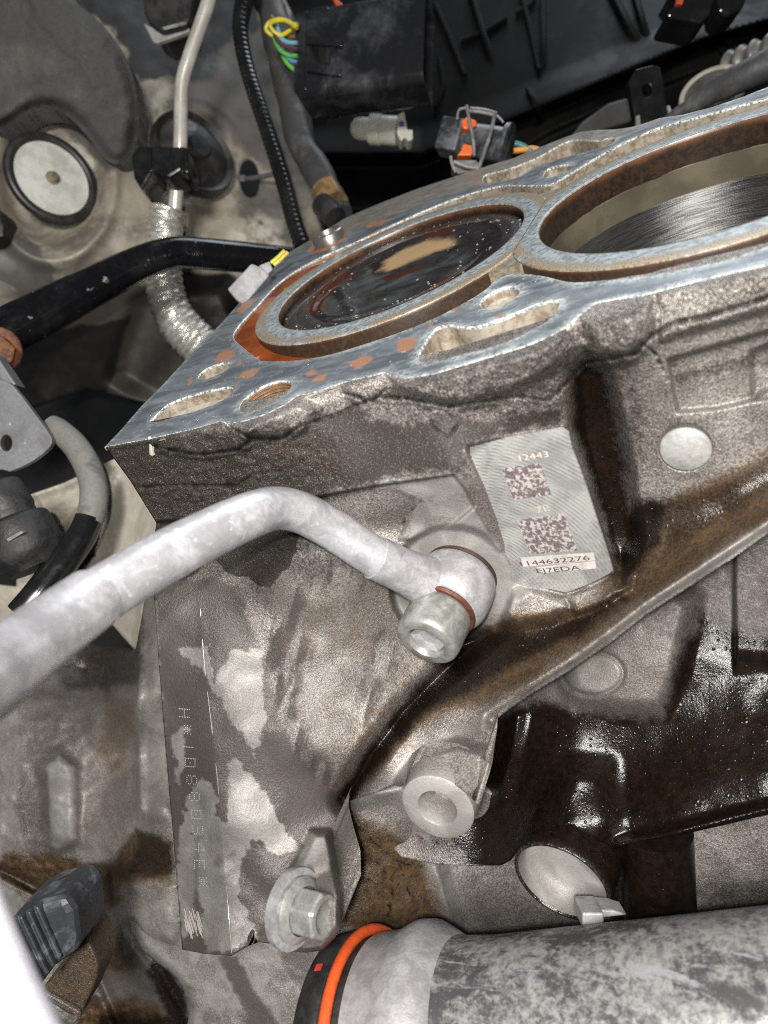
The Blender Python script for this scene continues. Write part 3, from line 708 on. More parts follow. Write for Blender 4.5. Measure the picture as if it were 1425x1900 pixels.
def side_depth(x, y):
    d = Y0(x, y)
    # the block overhangs along this edge
    below = pmask([(288, 968), (420, 958), (560, 928), (700, 901), (842, 880), (862, 905), (880, 940), (820, 990), (740, 1030), (600, 1060), (450, 1050), (284, 1060)], x, y, 3.5)
    d = d+below*sstep(1040, 960, y)*5.0
    d = d-2.2*pmask(FACET, x, y, 5)*sstep(690, 820, x)
    d = d+9.0*pmask(CHAN, x, y, 20)
    for l, a, f in LUMPS: d = d+a*pmask(l, x, y, f, 3, 14)
    d = d+3.5*pmask(RECESS, x, y, 6)+5*pmask(SLOT, x, y, 8)
    # the valley draining along the rib
    d = d+5.5*lmask([(640, 1485), (690, 1400), (750, 1320), (820, 1250), (900, 1180), (920, 1165)], x, y, 12, 26)
    # rib crest rolls over
    d = d-4.0*lmask([(910, 1345), (985, 1275), (1065, 1222), (1200, 1118), (1300, 1052), (1450, 955), (1749, 755)], x, y, 4, 34)
    d = d+5.0*sstep(30, 0, ldist([(915, 1338), (980, 1292), (1060, 1243), (1130, 1195), (1200, 1140), (1300, 1075), (1425, 990), (1749, 772)], x, y))**2
    # flange edge strip: straight machined fold
    fold = np.array([(370, 1110), (398, 1400), (430, 1775)], float)
    xf = np.interp(y, fold[:, 1], fold[:, 0])
    d = d+np.where(y > 1060, 0.10*np.maximum(x-xf, 0)*mmpx(240)*sstep(1060, 1150, y)*sstep(250, 0, x-xf), 0)
    # bolt boss and its spot face
    d = d-5.0*pmask([(520, 1700), (535, 1630), (560, 1590), (580, 1545), (610, 1545), (620, 1600), (632, 1660), (630, 1720), (600, 1764), (560, 1768), (528, 1750)], x, y, 10)
    d = d-6.5*pmask([(742, 1450), (785, 1400), (850, 1378), (903, 1392), (900, 1470), (890, 1530), (820, 1520), (750, 1490)], x, y, 15)
    # the pad milled flat
    pm = pmask(PAD, x, y, 2.6)
    d = d*(1-pm)+PADY*pm
    # round boss under the banjo fitting
    bs = pmask(circ(838, 1085, 112, 108), x, y, 8)
    r_ = ray(x, y); q_ = BOSSC; yb = C[1]+((q_-C)@BOSSN)/(r_@BOSSN)*r_[:, 1]
    d = d*(1-bs)+bs*yb
    # plug seat on the right wall
    d = d+1.6*pmask(circ(1272, 830, 48, 42), x, y, 4)
    rough = np.maximum.reduce([pmask(FLAKE[0], x, y, 40), pmask(FLAKE[1], x, y, 25), pmask(FLAKE[2], x, y, 20)])
    calm = 1-np.maximum(pm, bs)
    d = d+calm*(1.8*(fbm(x/90, y/90, 2)-0.5)+(0.05+0.8*rough)*1.5*(fbm(x/13, y/13, 4)-0.5))
    for l, w, a in CRACKS_AND_SHADE: d = d+1.4*a*lmask(l, x, y, w*0.7, w*1.3, 4, 9)
    e = sstep(1.0, 9.0, ldist(NEAR+[(1566, 462), (1749, 421)], x, y))
    r = ray(x, y); yz = C[1]+(-0.12-C[2])/r[:, 2]*r[:, 1]      # never above the gasket face
    return np.maximum(d*e+(yz+0.02)*(1-e), yz)
FLAKE = [[(195, 829), (400, 782), (480, 800), (600, 800), (640, 900), (430, 960), (290, 970)], [(640, 705), (760, 700), (960, 660), (1070, 580), (1200, 545), (1230, 600), (1190, 660), (1090, 680), (1040, 760), (860, 770), (700, 760)], [(1200, 540), (1450, 480), (1450, 560), (1220, 625)]]
def V5(l): return crop(l, 0, 1200, .5053)
def V6(l): return crop(l, 700, 1200, .50877)
def V4(l): return crop(l, 700, 560, .50877)
DRY = [V5([(650, 0), (760, 0), (785, 150), (755, 100), (700, 60)]),
       V5([(850, 400), (890, 425), (930, 490), (990, 560), (1030, 640), (1080, 720), (1090, 752), (1000, 760), (970, 715), (930, 720), (890, 780), (870, 850), (890, 950), (930, 1010), (950, 1060), (860, 1120), (760, 1120), (740, 1050), (735, 960), (725, 900), (705, 820), (695, 700), (685, 640), (690, 540), (740, 490), (770, 490), (800, 560), (790, 620), (830, 640), (838, 500)]),
       V5([(668, 600), (700, 600), (722, 750), (715, 900), (715, 1050), (670, 1080), (655, 930), (645, 800), (665, 690)]),
       V5([(640, 320), (672, 292), (682, 310), (680, 400), (664, 520), (640, 490), (655, 430), (625, 355)]),
       V5([(800, 100), (850, 20), (960, 0), (975, 200), (965, 330), (930, 400), (900, 340), (840, 260), (790, 160)]),
       V5([(1130, 680), (1190, 690), (1225, 780), (1200, 830), (1100, 840), (1080, 930), (1060, 1020), (1090, 1080), (1040, 1120), (1020, 1000), (1060, 880)])]
BLOB = [V5([(785, 790), (800, 765), (815, 780), (815, 800), (795, 812)]), V5([(825, 770), (860, 742), (865, 760), (835, 785)]), V5([(600, 300), (640, 420), (650, 560), (660, 640), (650, 780), (635, 790), (620, 600)]), V5([(715, 700), (735, 690), (725, 960), (708, 965)])]
def side_masks(x, y):
    z = np.zeros_like(x)
    pm = pmask(PAD, x, y, 1.5)
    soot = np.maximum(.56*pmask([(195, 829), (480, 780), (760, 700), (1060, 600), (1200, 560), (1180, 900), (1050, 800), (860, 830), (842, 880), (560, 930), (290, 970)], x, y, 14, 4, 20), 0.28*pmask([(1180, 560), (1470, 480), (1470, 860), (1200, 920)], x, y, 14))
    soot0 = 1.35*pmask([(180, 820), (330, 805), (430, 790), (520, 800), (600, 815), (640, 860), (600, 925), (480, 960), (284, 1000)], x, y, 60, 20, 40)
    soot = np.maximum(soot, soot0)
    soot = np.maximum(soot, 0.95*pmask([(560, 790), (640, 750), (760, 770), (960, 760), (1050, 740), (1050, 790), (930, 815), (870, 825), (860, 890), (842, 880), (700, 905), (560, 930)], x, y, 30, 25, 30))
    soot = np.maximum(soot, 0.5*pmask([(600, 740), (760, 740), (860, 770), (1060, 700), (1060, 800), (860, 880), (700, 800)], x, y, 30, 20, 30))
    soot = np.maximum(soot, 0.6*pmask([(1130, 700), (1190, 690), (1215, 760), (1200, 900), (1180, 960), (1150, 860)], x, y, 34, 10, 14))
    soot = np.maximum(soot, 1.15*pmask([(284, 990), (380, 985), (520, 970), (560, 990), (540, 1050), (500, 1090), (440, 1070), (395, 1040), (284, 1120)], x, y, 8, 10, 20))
    soot = np.maximum(soot, .62*pmask([(470, 1090), (560, 1080), (590, 1180), (560, 1300), (600, 1400), (640, 1470), (600, 1500), (540, 1400), (505, 1300)], x, y, 30, 30, 40))
    soot = np.maximum(soot, .55*pmask([(560, 1000), (690, 1010), (730, 1080), (660, 1120), (580, 1090)], x, y, 30, 25, 30))
    soot = np.maximum(soot, .55*pmask([(690, 1180), (730, 1150), (740, 1230), (700, 1320), (650, 1420), (640, 1380)], x, y, 22, 20, 25))
    streak = 0.45+0.9*sstep(.35, .65, fbm(x/16+y/60, y/110, 3))
    soot = np.where(y > 1000, soot*np.where(soot < .8, streak, 1), soot)
    soot = np.maximum(soot, 0.45*pmask([(1090, 600), (1200, 600), (1460, 560), (1460, 650), (1240, 700), (1180, 760), (1100, 700)], x, y, 30, 20, 25))
    soot = np.maximum(soot, 0.6*pmask([(1250, 690), (1460, 640), (1460, 670), (1250, 716)], x, y, 8, 8, 10))
    soot = np.maximum(soot, 0.55*pmask([(560, 985), (640, 1000), (620, 1080), (560, 1085), (530, 1050)], x, y, 18, 10, 20))
    soot = np.maximum(soot, 0.8*pmask([(740, 1010), (800, 1010), (870, 1035), (915, 1080), (925, 1140), (895, 1160), (870, 1090), (800, 1040), (745, 1030)], x, y, 8, 9, 10))
    wet = pmask([(284, 1075), (380, 1075), (440, 1090), (500, 1250), (520, 1330), (560, 1410), (640, 1490), (640, 1560), (600, 1768), (430, 1780), (338, 1768), (300, 1300)], x, y, 6, 8, 16)
    for l in DRY: wet = wet*(1-pmask(l, x, y, 2.6, 12, 13))
    for l in BLOB: wet = np.maximum(wet, pmask(l, x, y, 3, 5, 8))
    wet = np.maximum(wet, 0.55*pmask([(500, 1090), (620, 1060), (740, 1120), (720, 1230), (640, 1400), (620, 1490), (540, 1390), (510, 1260)], x, y, 45, 60, 45))
    wet = np.maximum(wet, 0.5*pmask([(735, 985), (760, 935), (800, 900), (840, 890), (830, 960), (790, 990)], x, y, 14, 12, 20))
    oil = pmask([(1060, 700), (1085, 672), (1118, 690), (1140, 780), (1155, 860), (1172, 960), (1185, 1040), (1165, 1078), (1138, 1040), (1118, 960), (1085, 860), (1064, 790)], x, y, 20, 5, 16)
    oil = np.maximum(oil, pmask([(1150, 960), (1200, 915), (1250, 930), (1230, 1010), (1190, 1060), (1160, 1090), (1140, 1040)], x, y, 30, 8, 20))
    oil = np.maximum(oil, 0.66*pmask([(1200, 918), (1300, 908), (1460, 835), (1460, 900), (1340, 975), (1230, 1040)], x, y, 24, 8, 20))
    oil = np.maximum(oil, 0.88*pmask([(875, 1165), (925, 1160), (980, 1165), (1090, 1130), (1150, 1090), (1170, 1110), (1080, 1180), (960, 1240), (870, 1290), (790, 1330), (720, 1410), (650, 1490), (628, 1490), (690, 1390), (770, 1270), (830, 1215)], x, y, 22, 8, 22))
    oil = np.maximum(oil, lmask([(640, 1485), (690, 1405), (750, 1325), (800, 1275)], x, y, 16, 16, 5, 14))
    oil = np.maximum(oil, 0.85*pmask([(880, 1160), (915, 1158), (930, 1180), (900, 1230), (850, 1260), (860, 1210)], x, y, 18, 6, 14))
    oil = oil*(1-pm)
    amber = pmask([(860, 1160), (1100, 1110), (1170, 940), (1300, 895), (1460, 810), (1460, 950), (1300, 1050), (1150, 1150), (1000, 1262), (880, 1320), (780, 1350), (650, 1490), (620, 1480), (720, 1330), (790, 1250)], x, y, 24, 10, 30)*0.85
    amber = np.maximum(amber, 0.8*lmask([(905, 1330), (985, 1275), (1065, 1222), (1200, 1118), (1300, 1052)], x, y, 16, 14, 8))
    amber = np.maximum(amber, 0.34*pmask([(480, 800), (640, 800), (640, 880), (520, 880)], x, y, 40, 20, 20))
    amber = np.maximum(amber, 0.5*pmask([(1040, 690), (1070, 690), (1080, 790), (1050, 800)], x, y, 10, 8, 10))
    amber = np.maximum(amber, .62*lmask([(625, 1450), (685, 1345), (755, 1250), (800, 1200)], x, y, 18, 30, 20, 20))
    amber = np.maximum(amber, .35*pmask([(520, 1100), (700, 1100), (720, 1230), (620, 1420), (540, 1330)], x, y, 40, 40, 40)*(.4+.8*sstep(.4, .6, fbm(x/22, y/70))))
    amber = amber*(1-pm)*(1-pmask([(880, 1370), (905, 1345), (960, 1300), (930, 1300), (850, 1360), (790, 1420), (850, 1450)], x, y, 14, 8, 20))
    flake = np.maximum.reduce([pmask(FLAKE[0], x, y, 40), pmask(FLAKE[1], x, y, 25), pmask(FLAKE[2], x, y, 20)])
    bright = 0.9*pmask(circ(838, 1085, 116, 108), x, y, 6, 6, 12)
    bright = np.maximum(bright, 0.75*pmask([(905, 1010), (1000, 1090), (1060, 1105), (990, 1090), (930, 1150), (890, 1160)], x, y, 12, 8, 14))
    bright = np.maximum(bright, 0.7*pmask(DRY[5], x, y, 5, 5, 9))
    for l in DRY[:5]: bright = np.maximum(bright, 0.65*pmask(l, x, y, 2.6, 12, 13))
    bright = np.maximum(bright, 0.8*pmask(FACET, x, y, 8, 4, 10)*(0.5+0.5*sstep(0.35, 0.6, fbm(x/25, y/25))))
    bright = np.maximum(bright, 0.55*pmask([(895, 1350), (960, 1300), (900, 1330), (830, 1400), (760, 1440), (700, 1470), (760, 1400), (850, 1350)], x, y, 14, 10, 20))
    bright = np.maximum(bright, 0.6*lmask([(1000, 1278), (1065, 1230), (1200, 1128), (1300, 1060), (1450, 962)], x, y, 7, 9, 5, 12))
    crest = lmask([(960, 1300), (1065, 1230), (1200, 1128), (1300, 1060), (1450, 962)], x, y, 8, 10, 5, 12)
    amber = amber*(1-.75*crest); oil = oil*(1-.9*crest)
    crack_and_shade = z.copy()
    for l, w, a in CRACKS_AND_SHADE: crack_and_shade = np.maximum(crack_and_shade, 0.9*lmask(l, x, y, w*0.5, w*0.9, 4, 9))
    crack_and_shade = np.maximum(crack_and_shade, lmask(EDGE, x, y, 1.2, 1.6))  # painted shadow line under the overhanging edge
    return {'stain': np.stack([oil, amber, wet*(1-0.8*bright), flake], 1), 'wear': np.stack([bright, soot*(1-bright), crack_and_shade, pm], 1)}
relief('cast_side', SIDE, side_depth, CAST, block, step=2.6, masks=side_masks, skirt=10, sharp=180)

# ---- the milled pad with its marks
def pad_material():
    t = NT('milled_pad')
    # overlapping arcs left by the fly cutter
    mp = t.n('ShaderNodeMapping'); t.put(mp.inputs['Vector'], t.co); mp.inputs['Location'].default_value = (0.004, 0, 0.018)
    w = t.n('ShaderNodeTexWave', wave_type='RINGS', rings_direction='Y'); t.put(w.inputs['Vector'], mp.outputs[0]); w.inputs['Scale'].default_value = 300; w.inputs['Distortion'].default_value = 0.6
    mp2 = t.n('ShaderNodeMapping'); t.put(mp2.inputs['Vector'], t.co); mp2.inputs['Location'].default_value = (-0.022, 0, -0.004)
    w2 = t.n('ShaderNodeTexWave', wave_type='RINGS', rings_direction='Y'); t.put(w2.inputs['Vector'], mp2.outputs[0]); w2.inputs['Scale'].default_value = 330; w2.inputs['Distortion'].default_value = 0.6
    mid = t.noise(0.12, 5, 0.65, 0.5); fine = t.noise(1.6, 4, 0.7)
    ar = t.math('MULTIPLY', w.outputs['Fac'], w2.outputs['Fac'])
    b = t.mix(t.ramp(mid, 0.36, 0.62), (0.50, 0.50, 0.48), (0.34, 0.345, 0.335))
    b = t.mix(t.math('MULTIPLY', ar, 0.22), b, (0.13, 0.12, 0.11))
    b = t.mix(t.math('MULTIPLY', t.ramp(fine, 0.64, 0.72), 0.6), b, (0.17, 0.13, 0.08))
    n = t.bump(ar, 0.10, 0.8); n = t.bump(fine, 0.03, 0.5, n)
    return t.done(b, 0.34, 0.5, n)
px_ = np.array(PAD, float); inner = px_.mean(0)+(px_-px_.mean(0))*0.985
pp = ony(inner[:, 0], inner[:, 1], PADY-0.15)
pad = mk('identification_pad', *prism(resample(pp, 2), (0, 0.6, 0)), pad_material(), block, sharp=30)
ETCH = plain('etched_grey', (0.125, 0.105, 0.105), 0.6); LIGHT = plain('etched_pale', (0.50, 0.46, 0.44), 0.55); PALETXT = plain('pale_marking', (0.55, 0.50, 0.42), 0.5)
def pad_quad(q, off): return [ony(a, b, PADY-0.15-off) for a, b in q]
def text_on(txt, p0, p1, hpx, mat, name, off=0.10, spacing=1.0, parent=None, thick=0.0):
    """lettering laid on the pad from pixel p0 (start of baseline) to p1 (end)"""
    cu = bpy.data.curves.new(name, 'FONT'); cu.body = txt; cu.size = 1; cu.space_character = spacing; cu.offset = thick
    tmp = bpy.data.objects.new('t', cu); COL.objects.link(tmp)
    dg = bpy.context.evaluated_depsgraph_get(); me = bpy.data.meshes.new_from_object(tmp.evaluated_get(dg))
    bpy.data.objects.remove(tmp)
    v = np.array([q.co[:] for q in me.vertices]); f = [list(p.vertices) for p in me.polygons]
    w = v[:, 0].max()-v[:, 0].min(); v[:, 0] -= v[:, 0].min(); h = 0.70
    A = ony(*p0, PADY-0.15-off); B = ony(*p1, PADY-0.15-off)
    ex = unit(B-A); ln = np.linalg.norm(B-A); ey = np.cross([0, -1, 0], ex)
    ey = ey/np.linalg.norm(ey)
    if ey[2] < 0: ey = -ey
    hm = hpx*mmpx(np.dot((A+B)/2-C, FW))
    V = A+v[:, :1]*(ln/w)*ex+v[:, 1:2]*(hm/h)*ey
    return mk(name, V, f, mat, parent or pad, smooth=False)
MOTT = grime('mottled_etching', (0.42, 0.38, 0.36), (0.10, 0.08, 0.085), sc=.9, rough=(.5, .6), metal=.1, bump=.02, lo=.44, hi=.52)
DARKTXT = plain('engraved_dark', (0.05, 0.042, 0.04), 0.6)
def quad_plate(name, q, off, mat):
    pts = pad_quad(q, off); return mk(name, *prism(pts, (0, 0.08, 0)), mat, pad, smooth=False)
G7 = lambda l: crop(l, 860, 800, .210526)
quad_plate('etched_patch', G7([(335, 330), (680, 285), (775, 560), (445, 605)]), 0.03, MOTT)
quad_plate('etched_patch', G7([(472, 785), (890, 725), (1000, 1055), (590, 1085)]), 0.03, MOTT)
quad_plate('label_strip', G7([(505, 1115), (1148, 1070), (1160, 1140), (525, 1195)]), 0.03, LIGHT)
quad_plate('label_strip', G7([(645, 1200), (1160, 1145), (1172, 1210), (665, 1255)]), 0.03, LIGHT)
text_on('1144632276', G7([(512, 1190)])[0], G7([(1118, 1135)])[0], 11.5, DARKTXT, 'lettering', 0.14)
text_on('EJ7EDA', G7([(655, 1252)])[0], G7([(1035, 1222)])[0], 11.5, DARKTXT, 'lettering', 0.14)
text_on('7E', G7([(655, 722)])[0], G7([(770, 700)])[0], 15, PALETXT, 'lettering', 0.10)
text_on('12443', G7([(500, 262)])[0], G7([(755, 225)])[0], 13, PALETXT, 'lettering', 0.10)

# straight machined fold of the flange and the dot-punched number beside it
FOLDL = [(372, 1130), (380, 1240), (392, 1340), (404, 1450), (415, 1580), (424, 1690), (430, 1768)]
fl = np.array(FOLDL, float); fd = side_depth(fl[:, 0], fl[:, 1])
V, f = tube(ony(fl[:, 0], fl[:, 1], fd-0.05), 0.17, 6, 3)
mk('flange_edge', V, f, plain('bare_edge', (0.42, 0.41, 0.39), 0.3, 0.5), block)
GLYPH = {'H': ['10001', '10001', '10001', '11111', '10001', '10001', '10001'], '*': ['00000', '10101', '01110', '11111', '01110', '10101', '00000'], '1': ['00100', '00100', '00100', '00100', '00100', '00100', '00100'],
         '0': ['11111', '10001', '10001', '10101', '10001', '10001', '11111'], '8': ['01110', '10001', '10001', '01110', '10001', '10001', '01110'], '3': ['11110', '00001', '00001', '01110', '00001', '00001', '11110'],
         '2': ['01110', '10001', '00001', '00110', '01000', '10000', '11111'], '4': ['00010', '00110', '01010', '10010', '11111', '00010', '00010'], '7': ['11111', '00001', '00010', '00100', '00100', '01000', '01000'],
         'E': ['11111', '10000', '10000', '11110', '10000', '10000', '11111'], 'K': ['10001', '10010', '10100', '11000', '10100', '10010', '10001']}
dots = MB()
PT = NT('punched_bright'); PUNCH = PT.done((0.62, 0.58, 0.52), 0.35, 0.5)
CHARS = [('H', 342, 1323), ('*', 348, 1354), ('1', 349, 1386), ('0', 353, 1415), ('8', 356, 1447), ('8', 361, 1478), ('0', 364, 1511), ('3', 367, 1540), ('4', 371, 1573), ('E', 370, 1604), ('*', 377, 1636)]
for ch, cx, cy in CHARS:
    for r_, row in enumerate(GLYPH[ch]):
        for c_, b in enumerate(row):
            if b == '1':
                # the line of text runs down the flange, the letters lie on their side
                px, py = cx+(3-r_)*3.0, cy+(c_-2)*3.7+(3-r_)*0.2
                q = ony(px, py, side_depth(np.array([px]), np.array([py]))[0])
                dots.add(*lathe(q-FW*0.05, -FW, [(0.17, 0), (0.13, 0.08), (0, 0.1)], 6))
tag(dots.build('punched_number', PUNCH, block), kind='stuff')
# bright file marks at the foot of the flange
fm = MB(); rj = random.Random(5)
for k in range(26):
    px, py = 342+rj.uniform(0, 26), 1685+rj.uniform(0, 30); ln = rj.uniform(14, 34)
    a = ony(px, py, side_depth(np.array([px]), np.array([py]))[0]-.15); b = ony(px+ln*.28, py+ln, side_depth(np.array([px+ln*.28]), np.array([py+ln]))[0]-.15)
    fm.add(*tube([a, b], 0.13, 4, 1))
fm.build('file_marks', PUNCH, block)

# plug on the right wall
PLUGM = grime('plug_aluminium', (0.40, 0.40, 0.39), (0.30, 0.29, 0.27), sc=.3, rough=(.4, .5), metal=.3, bump=.12, bsc=1.0)
c = ony(1272, 832, -64.5)
V, f = lathe(c, (0, -1, 0.12), [(0, 0.9), (5.0, 0.9), (5.4, 0.6), (5.5, -0.6), (6.2, -0.8)], 48)
mk('core_plug', V, f, PLUGM, block, sharp=50)

# ================================================================ SILVER OIL PIPE, BANJO FITTING AND BOLT
PIPEM = grime('pale_pipe_metal', (0.62, 0.615, 0.65), (0.40, 0.395, 0.415), sc=.10, rough=(.30, .40), metal=.55, bump=.05, bsc=1.0, lo=.42, hi=.58, speck=(.66, .66, .68), speck_lo=.62, scratch=(.60, .60, .63))
FITM = grime('fitting_metal', (0.38, 0.375, 0.39), (0.25, 0.243, 0.25), sc=.25, rough=(.42, .52), metal=.3, bump=.08, bsc=1.6)
BOLTM = grime('bolt_zinc', (0.34, 0.34, 0.325), (0.19, 0.187, 0.172), sc=.3, rough=(.35, .5), metal=.45, bump=.05, bsc=2)
WASHM = grime('copper_washer', (0.13, 0.048, 0.030), (0.06, 0.025, 0.018), sc=.5, rough=(.4, .6), metal=.3, bump=.05)
pp_ = thing('oil_pipe', P(712, 1045, 205), 'bent silver grey metal pipe crossing the left of the block to a round fitting', 'pipe')
path = [(-240, 1400, 66), (-80, 1295, 85), (0, 1240, 98), (150, 1128, 121), (300, 1037, 135), (400, 985, 144), (470, 954, 151), (515, 943, 158), (558, 951, 163), (600, 972, 166), (640, 997, 168), (712, 1045, 171)]
a = np.array(path, float)
V, f = tube(P(a[:, 0], a[:, 1], a[:, 2]), [5.2, 5.2, 5.2, 5.2, 5.25, 5.2, 5.1, 5.0, 5.0, 5.0, 5.0, 5.0], 40, 8)
mk('tube', V, f, PIPEM, pp_)
sl = [(-240, 1400, 66), (-80, 1295, 85), (0, 1240, 98), (80, 1179, 111), (170, 1113, 123.5)]; a = np.array(sl, float)
V, f = tube(P(a[:, 0], a[:, 1], a[:, 2]), 5.75, 40, 8)
mk('sleeve', V, f, PIPEM, pp_)
# the bolt axis leans out of the cast wall, down and to the left
V, f = lathe(BC, BAX, [(0, -3.5), (9.0, -3.5), (10.1, -2.6), (10.6, -1), (10.8, 2), (10.7, 5.6), (10.2, 7.6), (9.2, 9.0), (8.7, 9.4), (0, 9.4)], 64)
mk('banjo_ring', V, f, FITM, pp_, sharp=60)
nk0 = P(697, 1035, 170.5); nk1 = BC+BAX*3.6
V, f = tube([nk0, nk0*.62+nk1*.38, nk0*.3+nk1*.7], [5.5, 5.7, 6.8], 40, 6)
mk('neck', V, f, FITM, pp_)
sw = thing('sealing_washer', BC-BAX*3, 'dark copper washer showing between the pipe fitting and the cast wall', 'washer')
V, f = lathe(BC, BAX, [(6, -6.0), (9.7, -6.0), (10.0, -4.0), (9.7, -3.2), (6, -3.2), (6, -6.0)], 64); mk('ring', V, f, grime('dark_washer', (0.045, 0.020, 0.015), (0.02, 0.011, 0.009), sc=.5, rough=(.4, .6), bump=.05), sw)
sw2 = thing('sealing_washer', BC+BAX*9.4, 'red brown copper washer under the head of the hollow bolt', 'washer')
V, f = lathe(BC, BAX, [(5, 9.3), (8.7, 9.3), (9.0, 9.9), (8.7, 10.6), (5, 10.6), (5, 9.3)], 64); mk('ring', V, f, WASHM, sw2)
bb = thing('banjo_bolt', BC+BAX*11, 'round zinc bolt head with a hollow socket clamping the pipe fitting', 'bolt')
V, f = lathe(BC, BAX, [(7.6, 10.4), (8.1, 10.9), (8.3, 12), (8.25, BL-2.0), (7.9, BL-.5), (7.3, BL), (5.2, BL), (4.8, BL-.5), (4.4, BL-4.5)], 64); mk('head', V, f, BOLTM, bb, sharp=40)
V, f = lathe(BC, BAX, [(4.7, BL-1.3), (2.6, BL-2.2), (0, BL-2.3)], 6); mk('socket_floor', V, f, FITM, bb, sharp=20)

# ================================================================ HEX FLANGE BOLT
hb = thing('flange_bolt', P(560, 1690, 190), 'hex head bolt with a round flange at the bottom of the block', 'bolt')
HAX = unit(0.80*RT-0.10*DN-0.55*FW); hc = P(556, 1688, 159.0)
V, f = lathe(hc, HAX, [(0, -1), (7.0, -1), (7.1, 0.3), (6.4, 0.9), (5.2, 1.5)], 48); mk('flange', V, f, BOLTM, hb, sharp=50)
V, f = lathe(hc, HAX, [(5.3, 1.0), (5.3, 6.9), (4.7, 7.7)], 6, upv=DN); mk('hex_head', V, f, BOLTM, hb, sharp=20, bevel=.35)
V, f = lathe(hc, HAX, [(4.5, 7.6), (3.6, 7.85), (3.0, 7.2), (0, 7.1)], 32); mk('head_top', V, f, BOLTM, hb, sharp=50)
V, f = lathe(hc, HAX, [(8.6, -2.7), (8.7, -1.0), (6.9, -0.9)], 48); mk('spot_face', V, f, FITM, block)

# ================================================================ THREADED BOSS BELOW THE RIB
TB = P(846, 1412, 183.0); TE = P(811, 1500, 166.8); TAX = unit(TE-TB); TL = np.linalg.norm(TE-TB)
V, f = lathe(TB, TAX, [(9.6, TL-7), (9.3, TL-4), (9.0, TL-.4), (8.4, TL), (5.0, TL), (4.6, TL-.5), (4.4, TL-9), (0, TL-9)], 56)
n_ = len(V)
def plain_attrs(n, stain=(0, 0, 0, 0), wear=(0, 0, 0, 0)): return {'stain': np.repeat([stain], n, 0).astype(float), 'wear': np.repeat([wear], n, 0).astype(float)}
mk('mounting_boss', V, f, CAST, block, sharp=45, attrs={'stain': np.stack([np.zeros(n_), np.where((V-TB)@TAX < TL-1, .25, .05), .15*np.ones(n_), np.zeros(n_)], 1), 'wear': np.stack([np.where((V-TB)@TAX < TL-1, .25, .8), np.zeros(n_), np.zeros(n_), np.zeros(n_)], 1)})

# ================================================================ LOWER CASTING, BEHIND AND BELOW THE RIB
def d_of(pts, lam=0.3): return TPS(pts, lam)
lower = thing('lower_casting', P(1150, 1400, 215), 'dark oily lower casting behind the rib with a large round hole', 'engine casting')
LOW = [(640, 1440), (905, 1200), (1130, 1080), (1470, 900), (1760, 700), (1760, 1430), (1425, 1512), (1340, 1532), (1250, 1552), (1180, 1562), (1150, 1572), (1132, 1580), (1112, 1560), (1060, 1530), (1000, 1540), (968, 1570), (948, 1596), (930, 1606), (870, 1606), (810, 1604), (745, 1590), (700, 1540)]
LOWD = d_of([(700, 1450, 216), (905, 1200, 225), (1130, 1080, 205), (1440, 900, 188), (1450, 1100, 180), (1330, 1060, 186), (1425, 1300, 172), (1425, 1460, 163), (1425, 1512, 162), (1250, 1552, 172), (1160, 1565, 182), (1250, 1300, 186), (1100, 1250, 198), (1180, 1150, 190), (1050, 1450, 194), (1000, 1400, 204), (930, 1400, 220), (880, 1500, 226), (830, 1580, 220), (950, 1615, 208), (1040, 1560, 189), (1040, 1680, 192), (1120, 1620, 194), (970, 1620, 203), (1130, 1450, 192), (930, 1550, 216), (1750, 1000, 160), (1750, 1430, 148), (1760, 750, 168)])
HOLE2 = smooth_poly(V6([(490, 800), (520, 780), (580, 770), (650, 778), (720, 800), (780, 828), (825, 860), (838, 895), (815, 920), (770, 930), (700, 938), (620, 915), (550, 870), (505, 830)]), 3)
def low_depth(x, y):
    d = LOWD(x, y)
    d = d-9*pmask([(1020, 1180), (1120, 1120), (1240, 1090), (1290, 1110), (1260, 1250), (1230, 1320), (1150, 1320), (1060, 1290)], x, y, 26)
    d = d+1.6*lmask(circ(1100, 1250, 56, 40)+circ(1100, 1250, 56, 40)[:1], x, y, 3, 5)
    d = d-5*lmask([(1150, 1568), (1250, 1545), (1340, 1522), (1470, 1490)], x, y, 8, 16)
    d = d-4*sstep(1358, 1368, x)*sstep(1260, 1200, y)
    d = d-6*lmask([(960, 1330), (950, 1400), (925, 1480)], x, y, 8, 22)
    d = d-5*pmask([(985, 1625), (1010, 1500), (1060, 1420), (1130, 1420), (1140, 1520), (1120, 1625)], x, y, 34)
    return d+1.2*(fbm(x/60, y/60, 2)-0.5)
